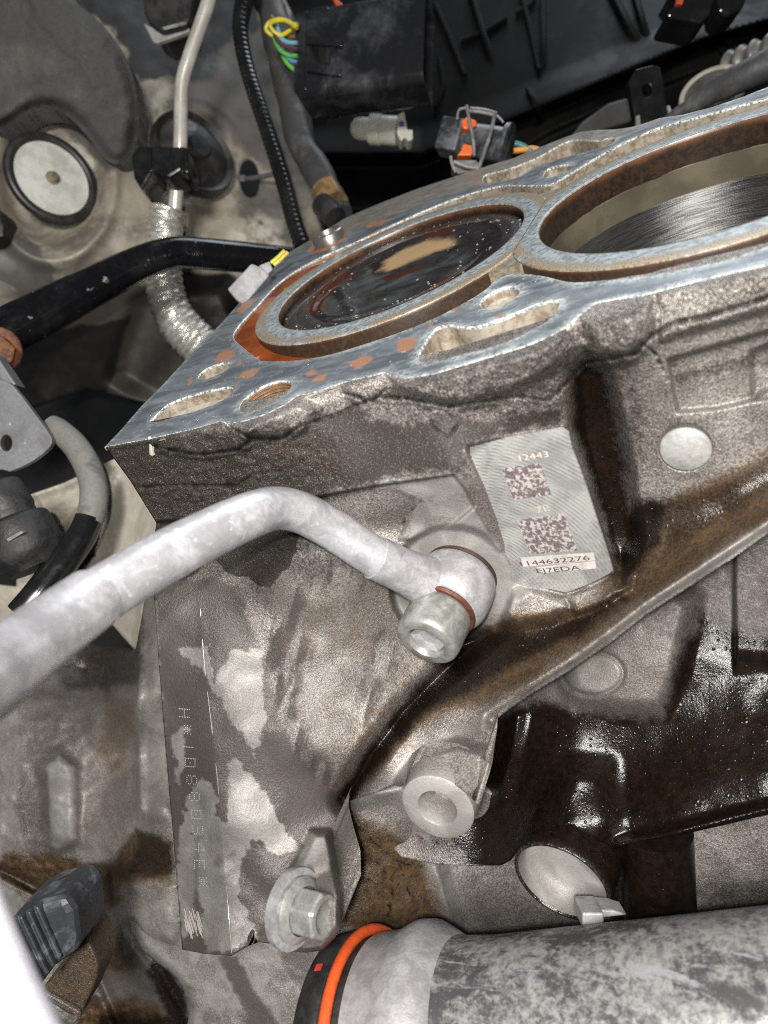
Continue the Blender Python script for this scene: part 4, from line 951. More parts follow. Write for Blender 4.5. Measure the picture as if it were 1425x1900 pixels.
def low_masks(x, y):
    oil = pmask([(800, 1500), (820, 1450), (900, 1330), (985, 1300), (1010, 1290), (1060, 1310), (1150, 1330), (1230, 1330), (1240, 1280), (1260, 1200), (1300, 1160), (1500, 1190), (1500, 1520), (1150, 1640), (1100, 1740), (930, 1720), (860, 1600)], x, y, 26, 12, 26)
    oil = np.maximum(oil, .6*pmask([(760, 1530), (860, 1500), (900, 1640), (800, 1620)], x, y, 30, 14, 20))
    oil = np.maximum(oil, 0.8*pmask([(1290, 1150), (1300, 1120), (1380, 1200), (1340, 1230)], x, y, 16, 12, 15))
    wet = pmask([(1020, 1180), (1100, 1120), (1200, 1090), (1260, 1130), (1420, 1180), (1425, 1250), (1200, 1340), (1040, 1330), (980, 1290)], x, y, 20, 14, 24)*0.7
    wet = np.maximum(wet, .55*pmask([(1130, 1090), (1300, 1010), (1470, 960), (1470, 1230), (1250, 1180)], x, y, 26, 16, 24))
    wet = np.maximum(wet, .6*pmask([(900, 1350), (930, 1300), (1000, 1260), (1020, 1300), (960, 1340)], x, y, 8, 8, 12))
    amber = 0.5*pmask([(640, 1480), (900, 1600), (980, 1500), (1100, 1350), (1400, 1350), (1400, 1400), (1150, 1560), (950, 1640)], x, y, 30, 30, 30)
    amber = np.maximum(amber, 0.8*pmask([(1240, 1540), (1180, 1562), (1150, 1580), (1130, 1560)], x, y, 10, 6, 9))
    z = np.zeros_like(x); br = 0.45*pmask(circ(1100, 1250, 54, 38), x, y, 4)
    sot = .62*pmask([(1130, 1080), (1470, 900), (1470, 1250), (1200, 1180)], x, y, 20, 14, 30)+.9*lmask([(1352, 1040), (1362, 1120), (1372, 1200)], x, y, 3, 4)
    return {'stain': np.stack([oil*(1-br), amber, wet*(1-br), z], 1), 'wear': np.stack([br, sot, z, z], 1)}
relief('oily_web', LOW, low_depth, CAST, lower, step=3.0, plane='d', masks=low_masks, skirt=9, sharp=180)
# floor behind the hole
OB = P(1100, 1480, 209.0); OE = P(1040, 1638, 184.5); OAX = unit(OE-OB); OL = np.linalg.norm(OE-OB)
V, f = lathe(OB, OAX, [(15, -4), (14.0, 4), (13.4, 12), (13.2, OL-3), (13.1, OL-.4), (12.8, OL), (12.3, OL), (12.0, OL-.5)], 64)
hh = (V-OB)@OAX; mth = sstep(OL-.7, OL-.3, hh)
mk('oily_boss', V, f, CAST, lower, sharp=50, attrs={'stain': np.stack([1.0-.25*mth, .4+0*hh, .2+0*hh, 0*hh], 1), 'wear': np.stack([0*hh]*4, 1)})
V, f = lathe(OB, OAX, [(12.05, OL-.4), (11.9, OL-3), (11.6, OL-6.5), (9.5, OL-8.2), (5, OL-8.6), (0, OL-8.6)], 64)
hh = (V-OB)@OAX; sd_ = (V-OB)@RT
mk('boss_bore', V, f, CAST, lower, sharp=50, attrs={'stain': np.stack([.75*sstep(-9, -12.5, sd_-((OE-OB)@RT)), .1+0*hh, .5*sstep(-4, -11, sd_-((OE-OB)@RT)), 0*hh], 1), 'wear': np.stack([.8*sstep(-12, -6, sd_-((OE-OB)@RT)), 0*hh, 0*hh, 0*hh], 1)})
# oily post under the lip
V, f = tube([P(1218, 1540, 186), P(1222, 1620, 188), P(1226, 1740, 190)], [9.3, 9.3, 9.5], 32, 4)
mk('oily_post', V, f, CAST, lower, attrs=plain_attrs(len(V), stain=(1, .3, .3, .0)))

plate = thing('mounting_plate', P(900, 1700, 235), 'brown stained cast plate below the oily casting beside the hex bolt', 'engine casting')
PLT = [(600, 1500), (650, 1470), (745, 1440), (820, 1440), (1000, 1500), (1470, 1500), (1470, 1960), (560, 1960), (590, 1760), (620, 1700)]
PLTD = d_of([(600, 1500, 218), (640, 1500, 214), (750, 1460, 214), (700, 1600, 214), (640, 1750, 212), (850, 1650, 225), (830, 1560, 226), (950, 1750, 232), (1200, 1650, 208), (1425, 1600, 188), (1425, 1900, 210), (700, 1900, 225)])
def plt_masks(x, y):
    z = np.zeros_like(x)
    oil = pmask([(790, 1590), (960, 1600), (1000, 1700), (900, 1740), (830, 1650), (800, 1610)], x, y, 14, 10, 15)*.35
    oil = np.maximum(oil, 0.5*pmask([(1300, 1680), (1340, 1640), (1470, 1620), (1470, 1760), (1250, 1760)], x, y, 5, 8, 14))
    oil = np.maximum(oil, .8*pmask([(1130, 1560), (1270, 1560), (1285, 1720), (1130, 1720)], x, y, 8, 4, 14))
    amber = 0.85*pmask([(630, 1500), (740, 1530), (800, 1620), (830, 1720), (700, 1760), (620, 1700), (610, 1560)], x, y, 25, 20, 25)
    wet = 0.35*pmask([(600, 1490), (1000, 1490), (1000, 1800), (560, 1800)], x, y, 30, 30, 40)
    br = 0.5*lmask([(650, 1480), (745, 1465), (790, 1520), (800, 1590), (830, 1640), (840, 1720)], x, y, 20, 16, 12, 20)
    cr = np.maximum.reduce([lmask(l, x, y, .6, 1.2, 5, 10) for l in ([(632, 1500), (690, 1560), (740, 1600), (760, 1660)], [(700, 1600), (730, 1640), (720, 1700)], [(740, 1600), (790, 1610)], [(660, 1620), (700, 1640)])])
    return {'stain': np.stack([oil*(1-br), amber*(1-br), wet, z+.2], 1), 'wear': np.stack([br, z, cr, z], 1)}
relief('plate_body', PLT, lambda x, y: PLTD(x, y)-5*lmask([(650, 1480), (745, 1465), (790, 1520), (805, 1600), (840, 1720)], x, y, 6, 22)+2*(fbm(x/50, y/50)-.5), CAST, plate, step=4, plane='d', masks=plt_masks, skirt=6, sharp=180)

# ================================================================ BIG PIPE WITH THE ORANGE RING
bp = thing('coolant_pipe', P(1000, 1900, 165), 'stained metal pipe with a flared end and an orange ring in the foreground', 'pipe')
A0 = P(738, 1965, 172.0); A1 = P(1500, 1935, 138.0); AX = unit(A1-A0)
def stained_pipe():
    t = NT('stained_pipe_metal')
    n1 = t.noise(0.075, 9, 0.70, 0.6, stretch=(0.7, 1, 1)); n2 = t.noise(0.55, 5, 0.75, 0.3); n3 = t.noise(2.0, 3, 0.7); st = t.noise(0.22, 6, 0.75, 0.4, stretch=(0.25, 1, 1))
    b = t.mix(t.ramp(n2, .36, .66), (0.33, 0.325, 0.318), (0.17, 0.168, 0.17))
    dk = t.ramp(t.math('ADD', n1, t.math('MULTIPLY', t.math('SUBTRACT', n2, .5), .45)), .40, .60)
    b = t.mix(t.math('MULTIPLY', dk, .93), b, t.mix(n2, (0.016, 0.016, 0.018), (0.05, 0.05, 0.054)))
    b = t.mix(t.math('MULTIPLY', t.ramp(st, .56, .66), .55), b, (0.36, 0.36, 0.385))
    b = t.mix(t.math('MULTIPLY', t.ramp(n3, .62, .72), .5), b, (0.40, 0.40, 0.42))
    return t.done(b, t.fmix(dk, .36, .40), t.fmix(dk, .35, 0.0), t.bump(n3, .08, .6))
STM = stained_pipe()
BLK = grime('black_plastic', (0.014, 0.014, 0.015), (0.030, 0.029, 0.028), sc=.12, rough=(.32, .5), bump=.03, bsc=1.2, speck=(.16, .15, .14), speck_lo=.70)
ORG_R = grime('orange_rubber', (0.60, 0.085, 0.018), (0.48, 0.065, 0.015), sc=.3, rough=(.33, .42), bump=.02)
V, f = lathe(A0, AX, [(26.5, 14), (24.6, 22), (24.0, 30), (24.0, 130)], 72); mk('tube', V, f, STM, bp, sharp=60)
V, f = lathe(A0, AX, [(25, -1.5), (27.4, -1), (27.6, 6), (28.4, 8), (29.3, 11), (29.0, 14.5), (26.8, 18), (24.7, 21), (20, 22)], 72); mk('collar', V, f, FITM, bp, sharp=60)
th = np.linspace(0, 2*np.pi, 97)[:-1]; a_, u_, w_ = frame(AX)
ringc = [A0+a_*(-4.3)+28.2*(math.cos(q)*u_+math.sin(q)*w_) for q in th]; ringc.append(ringc[0]); ringc.append(ringc[1])
V, f = tube(ringc, 1.45, 14, 1); mk('orange_ring', V, f, ORG_R, bp)
V, f = lathe(A0, AX, [(20, -13.5), (27.6, -13.5), (28.3, -12.8), (28.4, -7.2), (27.6, -6.4), (26.6, -6.2), (26.6, -1)], 72); mk('black_collar', V, f, BLK, bp, sharp=50)
rm = A0+a_*(-10); rmd = unit((P(592, 1790, 172)-rm)-a_*((P(592, 1790, 172)-rm)@a_)); V, f = box(rm+rmd*28.3, a_, np.cross(a_, rmd), rmd, .9, .9, .25)
mk('red_mark', V, f, plain('red_paint', (.60, .05, .03), .4), bp, smooth=False)
q0 = P(1092, 1692, 171); V, f = box(q0, RT, DN, FW, 2.6, 2.0, 4); mk('cast_tab', V, f, FITM, bp, smooth=False, bevel=.5)
V, f = slab([(1110, 1688), (1140, 1690), (1165, 1698), (1110, 1704)], 169, 6); mk('cast_rib', V, f, FITM, bp, smooth=False, bevel=.4)

# ================================================================ THE ENGINE BAY BEHIND
SHELL = grime('bay_shell_paint', (0.012, 0.012, 0.013), (0.022, 0.021, 0.020), sc=.02, rough=(.6, .75), bump=.3, bsc=.1)
sh = relief('engine_bay_shell', [(-900, -700), (2300, -700), (2300, 2600), (-900, 2600)], d_of([(-900, -700, 760), (2300, -700, 760), (-900, 2600, 560), (2300, 2600, 560), (700, 900, 640), (700, 0, 760)]), SHELL, None, step=70, plane='d', skirt=20)
tag(sh, kind='structure')

# painted, dirty sheet metal of the wheel arch
def paint_material(name, c0, c1, c2, sc):
    t = NT(name); dirt, dark, light, rust = t.attr('stain')
    big = t.noise(sc, 7, 0.68, 0.8); mid = t.noise(sc*5, 5, 0.7); fine = t.noise(1.6, 3, 0.65)
    b = t.mix(t.ramp(big, 0.38, 0.62), c0, c1)
    b = t.mix(t.math('MULTIPLY', t.ramp(mid, 0.50, 0.70), 0.5), b, c2)
    b = t.mix(t.math('MULTIPLY', t.ramp(fine, 0.62, 0.70), 0.5), b, (0.06, 0.05, 0.04))
    b = t.mix(t.ramp(t.math('ADD', dirt, t.math('MULTIPLY', t.math('SUBTRACT', big, 0.5), 1.1)), 0.3, 0.75), b, t.mix(mid, (0.060, 0.055, 0.050), (0.115, 0.105, 0.092)))
    b = t.mix(t.math('MULTIPLY', t.ramp(t.math('ADD', rust, t.math('MULTIPLY', t.math('SUBTRACT', mid, 0.5), .8)), .4, .8), .7), b, (0.23, 0.12, 0.05))
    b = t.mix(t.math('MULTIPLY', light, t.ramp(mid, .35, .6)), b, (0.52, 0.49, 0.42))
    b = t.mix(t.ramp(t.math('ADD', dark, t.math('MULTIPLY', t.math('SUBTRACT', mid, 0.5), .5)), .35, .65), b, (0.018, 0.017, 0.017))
    return t.done(b, t.fmix(t.ramp(mid, .4, .6), .42, .6), 0.1, t.bump(fine, .08, .5))
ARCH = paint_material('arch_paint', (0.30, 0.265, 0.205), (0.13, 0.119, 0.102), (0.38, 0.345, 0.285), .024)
ARCHP = [(-120, -120), (470, -120), (560, 60), (592, 330), (604, 420), (590, 470), (520, 640), (430, 700), (330, 760), (160, 720), (-120, 820)]
def z4(x): z = np.zeros_like(x); return z
AD = d_of([(-120, -120, 400), (0, 0, 390), (0, 330, 372), (95, 330, 378), (0, 560, 380), (150, 480, 380), (250, 480, 392), (270, 250, 402), (330, 330, 408), (420, 250, 425), (470, 330, 430), (520, 430, 430), (560, 200, 455), (430, 100, 440), (430, 480, 420), (430, 600, 428), (250, 620, 430), (100, 700, 440), (640, 100, 470)])
def arch_depth(x, y):
    d = AD(x, y)
    e = np.hypot((x-98)/80, (y-330)/108)
    d = d+9*sstep(1.30, 0.95, e)-4*np.exp(-((e-1.45)/.14)**2)
    d = d+14*sstep(-20, 30, sdist([(205, 700), (250, 560), (300, 520), (420, 520), (480, 640), (330, 780)], x, y)) 
    e2 = np.hypot((x-345)/95, (y-285)/95)
    d = d+4*sstep(1.1, .8, e2)
    return d+3*(fbm(x/90, y/90, 3)-.5)
def arch_masks(x, y):
    z = np.zeros_like(x)
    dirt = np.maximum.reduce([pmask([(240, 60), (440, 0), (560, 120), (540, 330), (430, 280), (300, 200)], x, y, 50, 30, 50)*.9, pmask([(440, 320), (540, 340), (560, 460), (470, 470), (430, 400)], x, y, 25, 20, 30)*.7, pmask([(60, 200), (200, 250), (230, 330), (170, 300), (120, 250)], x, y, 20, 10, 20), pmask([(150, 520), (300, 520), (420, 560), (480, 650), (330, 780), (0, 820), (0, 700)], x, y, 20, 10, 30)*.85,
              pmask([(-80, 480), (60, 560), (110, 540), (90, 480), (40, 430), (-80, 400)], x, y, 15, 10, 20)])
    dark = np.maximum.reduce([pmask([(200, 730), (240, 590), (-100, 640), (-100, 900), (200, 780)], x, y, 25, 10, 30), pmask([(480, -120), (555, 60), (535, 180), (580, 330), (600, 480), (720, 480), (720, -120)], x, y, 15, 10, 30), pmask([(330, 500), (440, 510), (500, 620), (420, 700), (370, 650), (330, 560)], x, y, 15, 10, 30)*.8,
              pmask([(90, -100), (150, 10), (215, 60), (258, 150), (330, 140), (400, 100), (440, 60), (480, 60), (480, -100)], x, y, 26, 12, 24)])  # black shadows round the top holder, painted into the panel colour
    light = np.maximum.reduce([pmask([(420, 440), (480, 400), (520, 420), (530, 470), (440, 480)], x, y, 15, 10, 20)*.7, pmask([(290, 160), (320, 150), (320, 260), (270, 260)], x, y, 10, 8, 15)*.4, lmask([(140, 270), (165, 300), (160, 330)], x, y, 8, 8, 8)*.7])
    rust = pmask([(140, 380), (200, 400), (240, 500), (150, 540), (90, 470)], x, y, 30, 20, 25)*.45+pmask([(330, 350), (420, 330), (470, 380), (400, 420)], x, y, 20, 20, 25)*.3
    return {'stain': np.stack([dirt, dark, light, rust], 1)}
wa = thing('wheel_arch', P(200, 400, 400), 'dirty tan painted sheet metal of the wheel arch at the upper left', 'car body panel')
SLOT_H = circ(462, 330, 19, 38, 24, -.12)
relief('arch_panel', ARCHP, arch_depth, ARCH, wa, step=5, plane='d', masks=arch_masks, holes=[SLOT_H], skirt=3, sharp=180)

RUB = grime('black_rubber', (0.016, 0.016, 0.017), (0.030, 0.028, 0.026), sc=.1, rough=(.4, .6), bump=.03, bsc=1)
GLOSS = grime('gloss_black', (0.008, 0.008, 0.009), (0.012, 0.012, 0.012), sc=.1, rough=(.14, .28), bump=.015, bsc=.8, speck=(.10, .10, .10), speck_lo=.70)
ZINC = grime('dull_zinc', (0.66, 0.67, 0.63), (0.50, 0.49, 0.44), sc=.12, rough=(.35, .5), metal=.15, bump=.03)
# blanking disc in its rubber ring
dp = thing('blanking_disc', P(97, 330, 372), 'round silver disc with a centre stud in a black rubber ring on the wheel arch', 'disc')
dn = unit(-FW*0.72+RT*0.68-DN*0.06)
dc = P(96, 332, 374)
V, f = lathe(dc, dn, [(0, 1.2), (14, 1.2), (16.5, .6), (19.3, 1.0), (19.9, .2), (20, -3)], 56, upv=DN); V = dc+(V-dc)@np.eye(3); mk('disc', V, f, ZINC, dp, sharp=40)
tr = [dc+dn*0.2+(21.6*math.cos(q)*unit(np.cross(dn, DN))+21.9*math.sin(q)*unit(np.cross(dn, np.cross(dn, DN)))) for q in np.linspace(0, 2*np.pi, 65)]
V, f = tube(tr, 2.6, 12, 1); mk('rubber_ring', V, f, RUB, dp)
V, f = lathe(dc, dn, [(3.6, 1.2), (3.4, 2.0), (2.4, 2.2), (2.2, 4.8), (0, 5.2)], 20); mk('stud', V, f, grime('stud_brass', (.42, .38, .27), (.25, .2, .12), sc=.6, rough=(.3, .4), metal=.6), dp, sharp=40)

# dark felt mat at the top left
FELT = grime('felt_mat', (0.060, 0.058, 0.056), (0.125, 0.118, 0.108), sc=.03, rough=(.85, .95), bump=.5, bsc=.9, lo=.45, hi=.75, speck=(.20, .18, .15), speck_lo=.70)
MAT = smooth_poly([(-120, -120), (95, -120), (130, -10), (190, 45), (235, 110), (256, 190), (252, 270), (225, 302), (196, 296), (160, 250), (110, 205), (60, 205), (10, 235), (-120, 260)], 3)
MD = d_of([(-120, -120, 345), (0, 0, 350), (100, 60, 352), (200, 120, 362), (240, 240, 372), (200, 280, 372), (100, 190, 362), (0, 220, 358), (-120, 250, 355)])
mt = relief('felt_mat', MAT, lambda x, y: MD(x, y)+9*sstep(34, 0, sdist(MAT, x, y))**2-4*lmask([(60, 0), (140, 100), (190, 180)], x, y, 10, 40)+5*(fbm(x/45, y/45)-.5), FELT, None, step=4, plane='d', skirt=14)
tag(mt, 'soft dark grey felt mat with a lobed edge at the top left', 'insulation mat')
MAT2 = smooth_poly([(-140, 380), (-20, 385), (10, 400), (16, 430), (0, 452), (-140, 470)], 3)
m2 = relief('rubber_pad', MAT2, lambda x, y: 352+10*sstep(16, 0, sdist(MAT2, x, y))**2+0*x, RUB, None, step=4, plane='d', skirt=12)
tag(m2, 'black rubber lump at the left edge below the silver disc', 'rubber pad')

# thin metal line with its clamp and braided sleeve
LINE = grime('line_metal', (0.70, 0.68, 0.62), (0.50, 0.47, 0.42), sc=.08, rough=(.20, .32), metal=.4, bump=.02)
BRAID = grime('braid', (0.72, 0.71, 0.66), (0.40, 0.385, 0.34), sc=.35, rough=(.22, .36), metal=.6, bump=.5, bsc=.7)
ln = thing('metal_line', P(335, 270, 365), 'thin bent silver metal line running down into a braided sleeve', 'pipe')
a = np.array([(402, -60, 352), (388, 0, 353), (372, 48, 355), (352, 105, 357), (339, 150, 359), (336, 200, 361), (335, 260, 363), (331, 320, 366), (326, 372, 369), (322, 410, 372)], float)
V, f = tube(P(a[:, 0], a[:, 1], a[:, 2]), 3.6, 24, 5); mk('line_tube', V, f, LINE, ln)
a = np.array([(311, 386, 372), (308, 405, 373), (305, 440, 375), (303, 480, 378), (306, 530, 381), (318, 575, 383), (342, 612, 385), (378, 648, 388), (420, 690, 392)], float)
V, f = tube(P(a[:, 0], a[:, 1], a[:, 2]), [8.6, 9.4, 9.4, 9.6, 10, 10.6, 11.4, 12, 12], 30, 16, mod=lambda L, q: 1+0.06*np.sin(2*np.pi*L/3.0+1.2*np.sin(q*1+.5))*np.sin(4*q+L*.7)+0.03*np.sin(2*np.pi*L/3.0)); mk('braided_sleeve', V, f, BRAID, ln)
cl = thing('pipe_clamp', P(300, 300, 370), 'glossy black plastic clamp holding the thin metal line on the wheel arch', 'clamp')
V, f = slab([(243, 290), (256, 270), (347, 272), (350, 322), (334, 316), (312, 330), (300, 326), (283, 318), (262, 352), (248, 330)], 350, 22); mk('clamp_block', V, f, GLOSS, cl, smooth=False, bevel=1.2)
for x_ in (277, 338):
    V, f = slab([(x_-3, 272), (x_+3, 272), (x_+3, 318), (x_-3, 318)], 348.6, 4); mk('clamp_rib', V, f, GLOSS, cl, smooth=False, bevel=.5)
gr = thing('round_grommet', P(365, 275, 395), 'large round black rubber grommet behind the pipe clamp', 'grommet')
gn = unit(-FW*.72+RT*.64-DN*.18); gc = P(360, 284, 402)
V, f = lathe(gc, gn, [(0, 6), (9, 6), (15, 4), (21, 1), (24, 3), (25, 0), (25, -4)], 48); mk('grommet', V, f, RUB, gr, sharp=50)
V, f = lathe(gc, gn, [(0, 9), (6, 8.6), (8, 5)], 32); mk('centre_boss', V, f, RUB, gr)
ct = thing('cable_tie', P(500, 325, 425), 'thin grey cable tie stuck through the slot in the sheet metal', 'cable tie')
V, f = tube([P(448, 333, 432), P(480, 329, 424), P(525, 319, 416)], 1.5, 10, 4); mk('strap', V, f, plain('tie_grey', (.10, .10, .10), .5), ct)
V, f = box(P(449, 333, 431), RT, DN, FW, 2.4, 2.0, 2); mk('tie_head', V, f, plain('tie_grey', (.10, .10, .10), .5), ct, smooth=False, bevel=.4)
ph = thing('plastic_holder', P(300, 40, 380), 'dirty black plastic holder above a pale tab at the top left', 'bracket')
V, f = slab([(262, -40), (365, -40), (352, 36), (345, 46), (300, 58), (282, 46), (266, 20)], 368, 26); mk('holder_body', V, f, RUB, ph, smooth=False, bevel=2)
V, f = slab([(266, 42), (300, 60), (350, 44), (352, 58), (290, 80), (284, 78)], 372, 3); mk('pale_tab', V, f, plain('tab_grey', (.30, .29, .27), .5), ph, smooth=False, bevel=.5)

# black crossbar and what hangs on it
BARM = grime('bar_black', (0.005, 0.005, 0.006), (0.012, 0.012, 0.013), sc=.06, rough=(.10, .24), bump=.03, bsc=.6, speck=(.20, .195, .19), speck_lo=.665)
cb = thing('black_crossbar', P(300, 480, 330), 'glossy black bent metal bar running from the left edge to the block corner', 'bar')
a = np.array([(-120, 688, 285), (0, 622, 297), (90, 575, 306), (180, 528, 316), (260, 489, 326), (300, 474, 331), (335, 468, 335), (390, 472, 340), (450, 477, 346), (530, 484, 352), (590, 490, 356)], float)
V, f = tube(P(a[:, 0], a[:, 1], a[:, 2]), [10.2, 10, 9.5, 8.6, 7.8, 7.4, 7.3, 7.5, 7.4, 7.0, 6.6], 32, 6); mk('bar', V, f, BARM, cb)
rn = thing('rusty_bolt', P(15, 655, 280), 'rust covered bolt head under the left end of the black bar', 'bolt')
RUSTM = grime('thick_rust', (0.24, 0.085, 0.035), (0.07, 0.045, 0.035), sc=.25, rough=(.7, .85), bump=.5, bsc=.9)
V, f = lathe(P(-4, 650, 288), unit(-FW*.75+RT*.6+DN*.3), [(9.5, -6), (9.5, 0), (8.5, 1), (6, 1.5)], 32); mk('flange', V, f, RUSTM, rn, sharp=50)
V, f = lathe(P(-4, 650, 288), unit(-FW*.75+RT*.6+DN*.3), [(6.2, 0), (6.2, 5.5), (5.2, 6.5), (0, 6.5)], 6); mk('hex_head', V, f, RUSTM, rn, sharp=20, bevel=.5)
GALV = grime('galvanised', (0.20, 0.205, 0.215), (0.115, 0.115, 0.12), sc=.06, rough=(.4, .55), metal=.35, bump=.05, bsc=.9, speck=(.48, .48, .47), speck_lo=.68)
mb = thing('metal_bracket', P(40, 800, 275), 'grey galvanised bracket plate with a hole at the left edge', 'bracket')
V, f = slab(smooth_poly([(-60, 680), (0, 703), (24, 716), (60, 762), (92, 806), (96, 818), (90, 832), (60, 856), (24, 873), (6, 872), (-60, 846)], 2), 262, 3, holes=[circ(11, 822, 11, 15, 20)]); mk('plate', V, f, GALV, mb, smooth=False, bevel=.5)
V, f = slab([(-60, 640), (-10, 655), (30, 715), (-60, 690)], 266, 8); mk('plate_flange', V, f, GALV, mb, smooth=False, bevel=.6)

# hose and boot
DUST = grime('dusty_rubber', (0.155, 0.150, 0.138), (0.085, 0.083, 0.078), sc=.08, rough=(.75, .9), bump=.06, bsc=.8, lo=.5, hi=.68, speck=(.02, .02, .02), speck_lo=.69)
hs = thing('rubber_hose', P(165, 930, 255), 'curved rubber hose, dusty grey above and shiny black below, left of the block corner', 'hose')
a = np.array([(96, 786, 272), (112, 800, 270), (142, 830, 266), (164, 868, 262), (174, 905, 258), (172, 945, 255), (164, 968, 253)], float)
V, f = tube(P(a[:, 0], a[:, 1], a[:, 2]), [3.6, 4.6, 4.9, 5.0, 5.0, 5.0, 5.0], 28, 7); mk('dusty_length', V, f, DUST, hs)
a = np.array([(165, 962, 253.2), (154, 990, 251), (134, 1020, 248), (104, 1060, 244), (70, 1105, 240), (40, 1140, 238)], float)
V, f = tube(P(a[:, 0], a[:, 1], a[:, 2]), [4.9, 5.15, 5.3, 5.4, 5.4, 5.4], 28, 7); mk('black_length', V, f, GLOSS, hs)
bt = thing('rubber_boot', P(25, 1010, 245), 'thick black rubber boot with a stepped rim at the left edge', 'boot')
bx = unit(0.45*RT+0.89*DN); 
V, f = lathe(P(2, 925, 246), bx, [(0, -5), (7.6, -5), (8.8, -4), (9.4, 5), (8.9, 6.5), (9.0, 8.5), (11.6, 9.4), (12.2, 10.4), (12.6, 21), (11.8, 24), (10.2, 25.2), (8.8, 28), (0, 28.5)], 40); mk('boot', V, f, grime('wet_rubber', (.010, .010, .011), (.02, .02, .02), sc=.15, rough=(.5, .7), bump=.2, bsc=.8, speck=(.2, .2, .2), speck_lo=.74), bt, sharp=50)
V, f = slab([(12, 1000), (40, 985), (44, 988), (16, 1005)], 233, 2); mk('moulded_mark', V, f, plain('grey_mark', (.18, .18, .18), .5), bt, smooth=False)

# ================================================================ HEAT SHIELD AND GEARBOX AT LOWER LEFT
SHIELD = paint_material('shield_metal', (0.36, 0.33, 0.275), (0.25, 0.23, 0.19), (0.44, 0.41, 0.34), .03)
hsd = thing('heat_shield', P(220, 1000, 290), 'pale creased sheet metal shield behind the hose', 'heat shield')
SHP = [(35, 925), (120, 895), (215, 850), (260, 900), (330, 1010), (320, 1060), (290, 1110), (280, 1240), (200, 1150), (110, 1200), (-60, 1260), (-60, 1080), (30, 1090)]
def shield_depth(x, y):
    d = TPSH(x, y)
    d = d-9*lmask([(205, 880), (160, 980), (100, 1060), (60, 1120)], x, y, 4, 26)+6*lmask([(150, 930), (90, 1010)], x, y, 8, 30)-5*lmask([(40, 925), (130, 895), (215, 850)], x, y, 3, 14)-5*lmask([(270, 1090), (256, 1200)], x, y, 3, 10)
    return d+2*(fbm(x/60, y/60)-.5)
TPSH = d_of([(35, 925, 290), (215, 850, 285), (290, 980, 262), (300, 1100, 258), (150, 950, 288), (60, 1000, 292), (0, 1100, 290), (100, 1150, 285), (260, 1200, 270), (-60, 1200, 300)])
relief('shield', SHP, shield_depth, SHIELD, hsd, step=4, plane='d', skirt=3, sharp=180, masks=lambda x, y: {'stain': np.stack([.55*pmask([(70, 960), (150, 930), (170, 960), (110, 1040), (80, 1030)], x, y, 14, 10, 20), .95*pmask([(170, 960), (195, 960), (175, 1030), (130, 1085), (80, 1110), (95, 1075), (150, 1010)], x, y, 8, 5, 12), .4*lmask([(205, 880), (160, 980), (100, 1060)], x, y, 6, 8), .2*pmask([(200, 1000), (290, 1000), (270, 1120), (200, 1080)], x, y, 20, 15, 20)], 1)})

gb = thing('gearbox_housing', P(200, 1500, 240), 'stained cast gearbox housing filling the lower left below the pipe', 'gearbox')
GBP = [(-80, 1290), (60, 1240), (150, 1196), (250, 1212), (262, 1150), (272, 1085), (318, 1080), (335, 1300), (360, 1600), (400, 1960), (-80, 1960)]
GD = d_of([(0, 1200, 300), (150, 1180, 300), (200, 1250, 292), (100, 1300, 282), (0, 1300, 285), (40, 1450, 268), (110, 1480, 262), (200, 1400, 268), (250, 1400, 262), (285, 1250, 226), (300, 1500, 222), (258, 1300, 232), (255, 1520, 240), (330, 1100, 232), (340, 1300, 236), (350, 1500, 230), (60, 1600, 262), (0, 1620, 262), (150, 1650, 258), (230, 1640, 244), (300, 1620, 228), (320, 1720, 228), (150, 1760, 262), (220, 1830, 258), (100, 1880, 258), (350, 1880, 250), (0, 1900, 255)])
def gb_depth(x, y):
    d = GD(x, y)
    d = d-6*lmask([(262, 1140), (258, 1300), (262, 1500)], x, y, 5, 10)*sstep(1120, 1200, y)-7*pmask([(205, 1640), (235, 1600), (330, 1640), (330, 1760), (260, 1740), (215, 1700)], x, y, 22)
    d = d+6*lmask([(0, 1615), (70, 1650), (130, 1650), (180, 1800), (240, 1940)], x, y, 4, 14)-6*pmask([(75, 1420), (110, 1395), (140, 1420), (142, 1560), (105, 1580), (90, 1540)], x, y, 16)
    d = d+8*lmask([(240, 1720), (300, 1800), (345, 1880), (360, 1960)], x, y, 8, 14)
    return d+3*(fbm(x/40, y/40)-.5)+.6*(fbm(x/10, y/10)-.5)
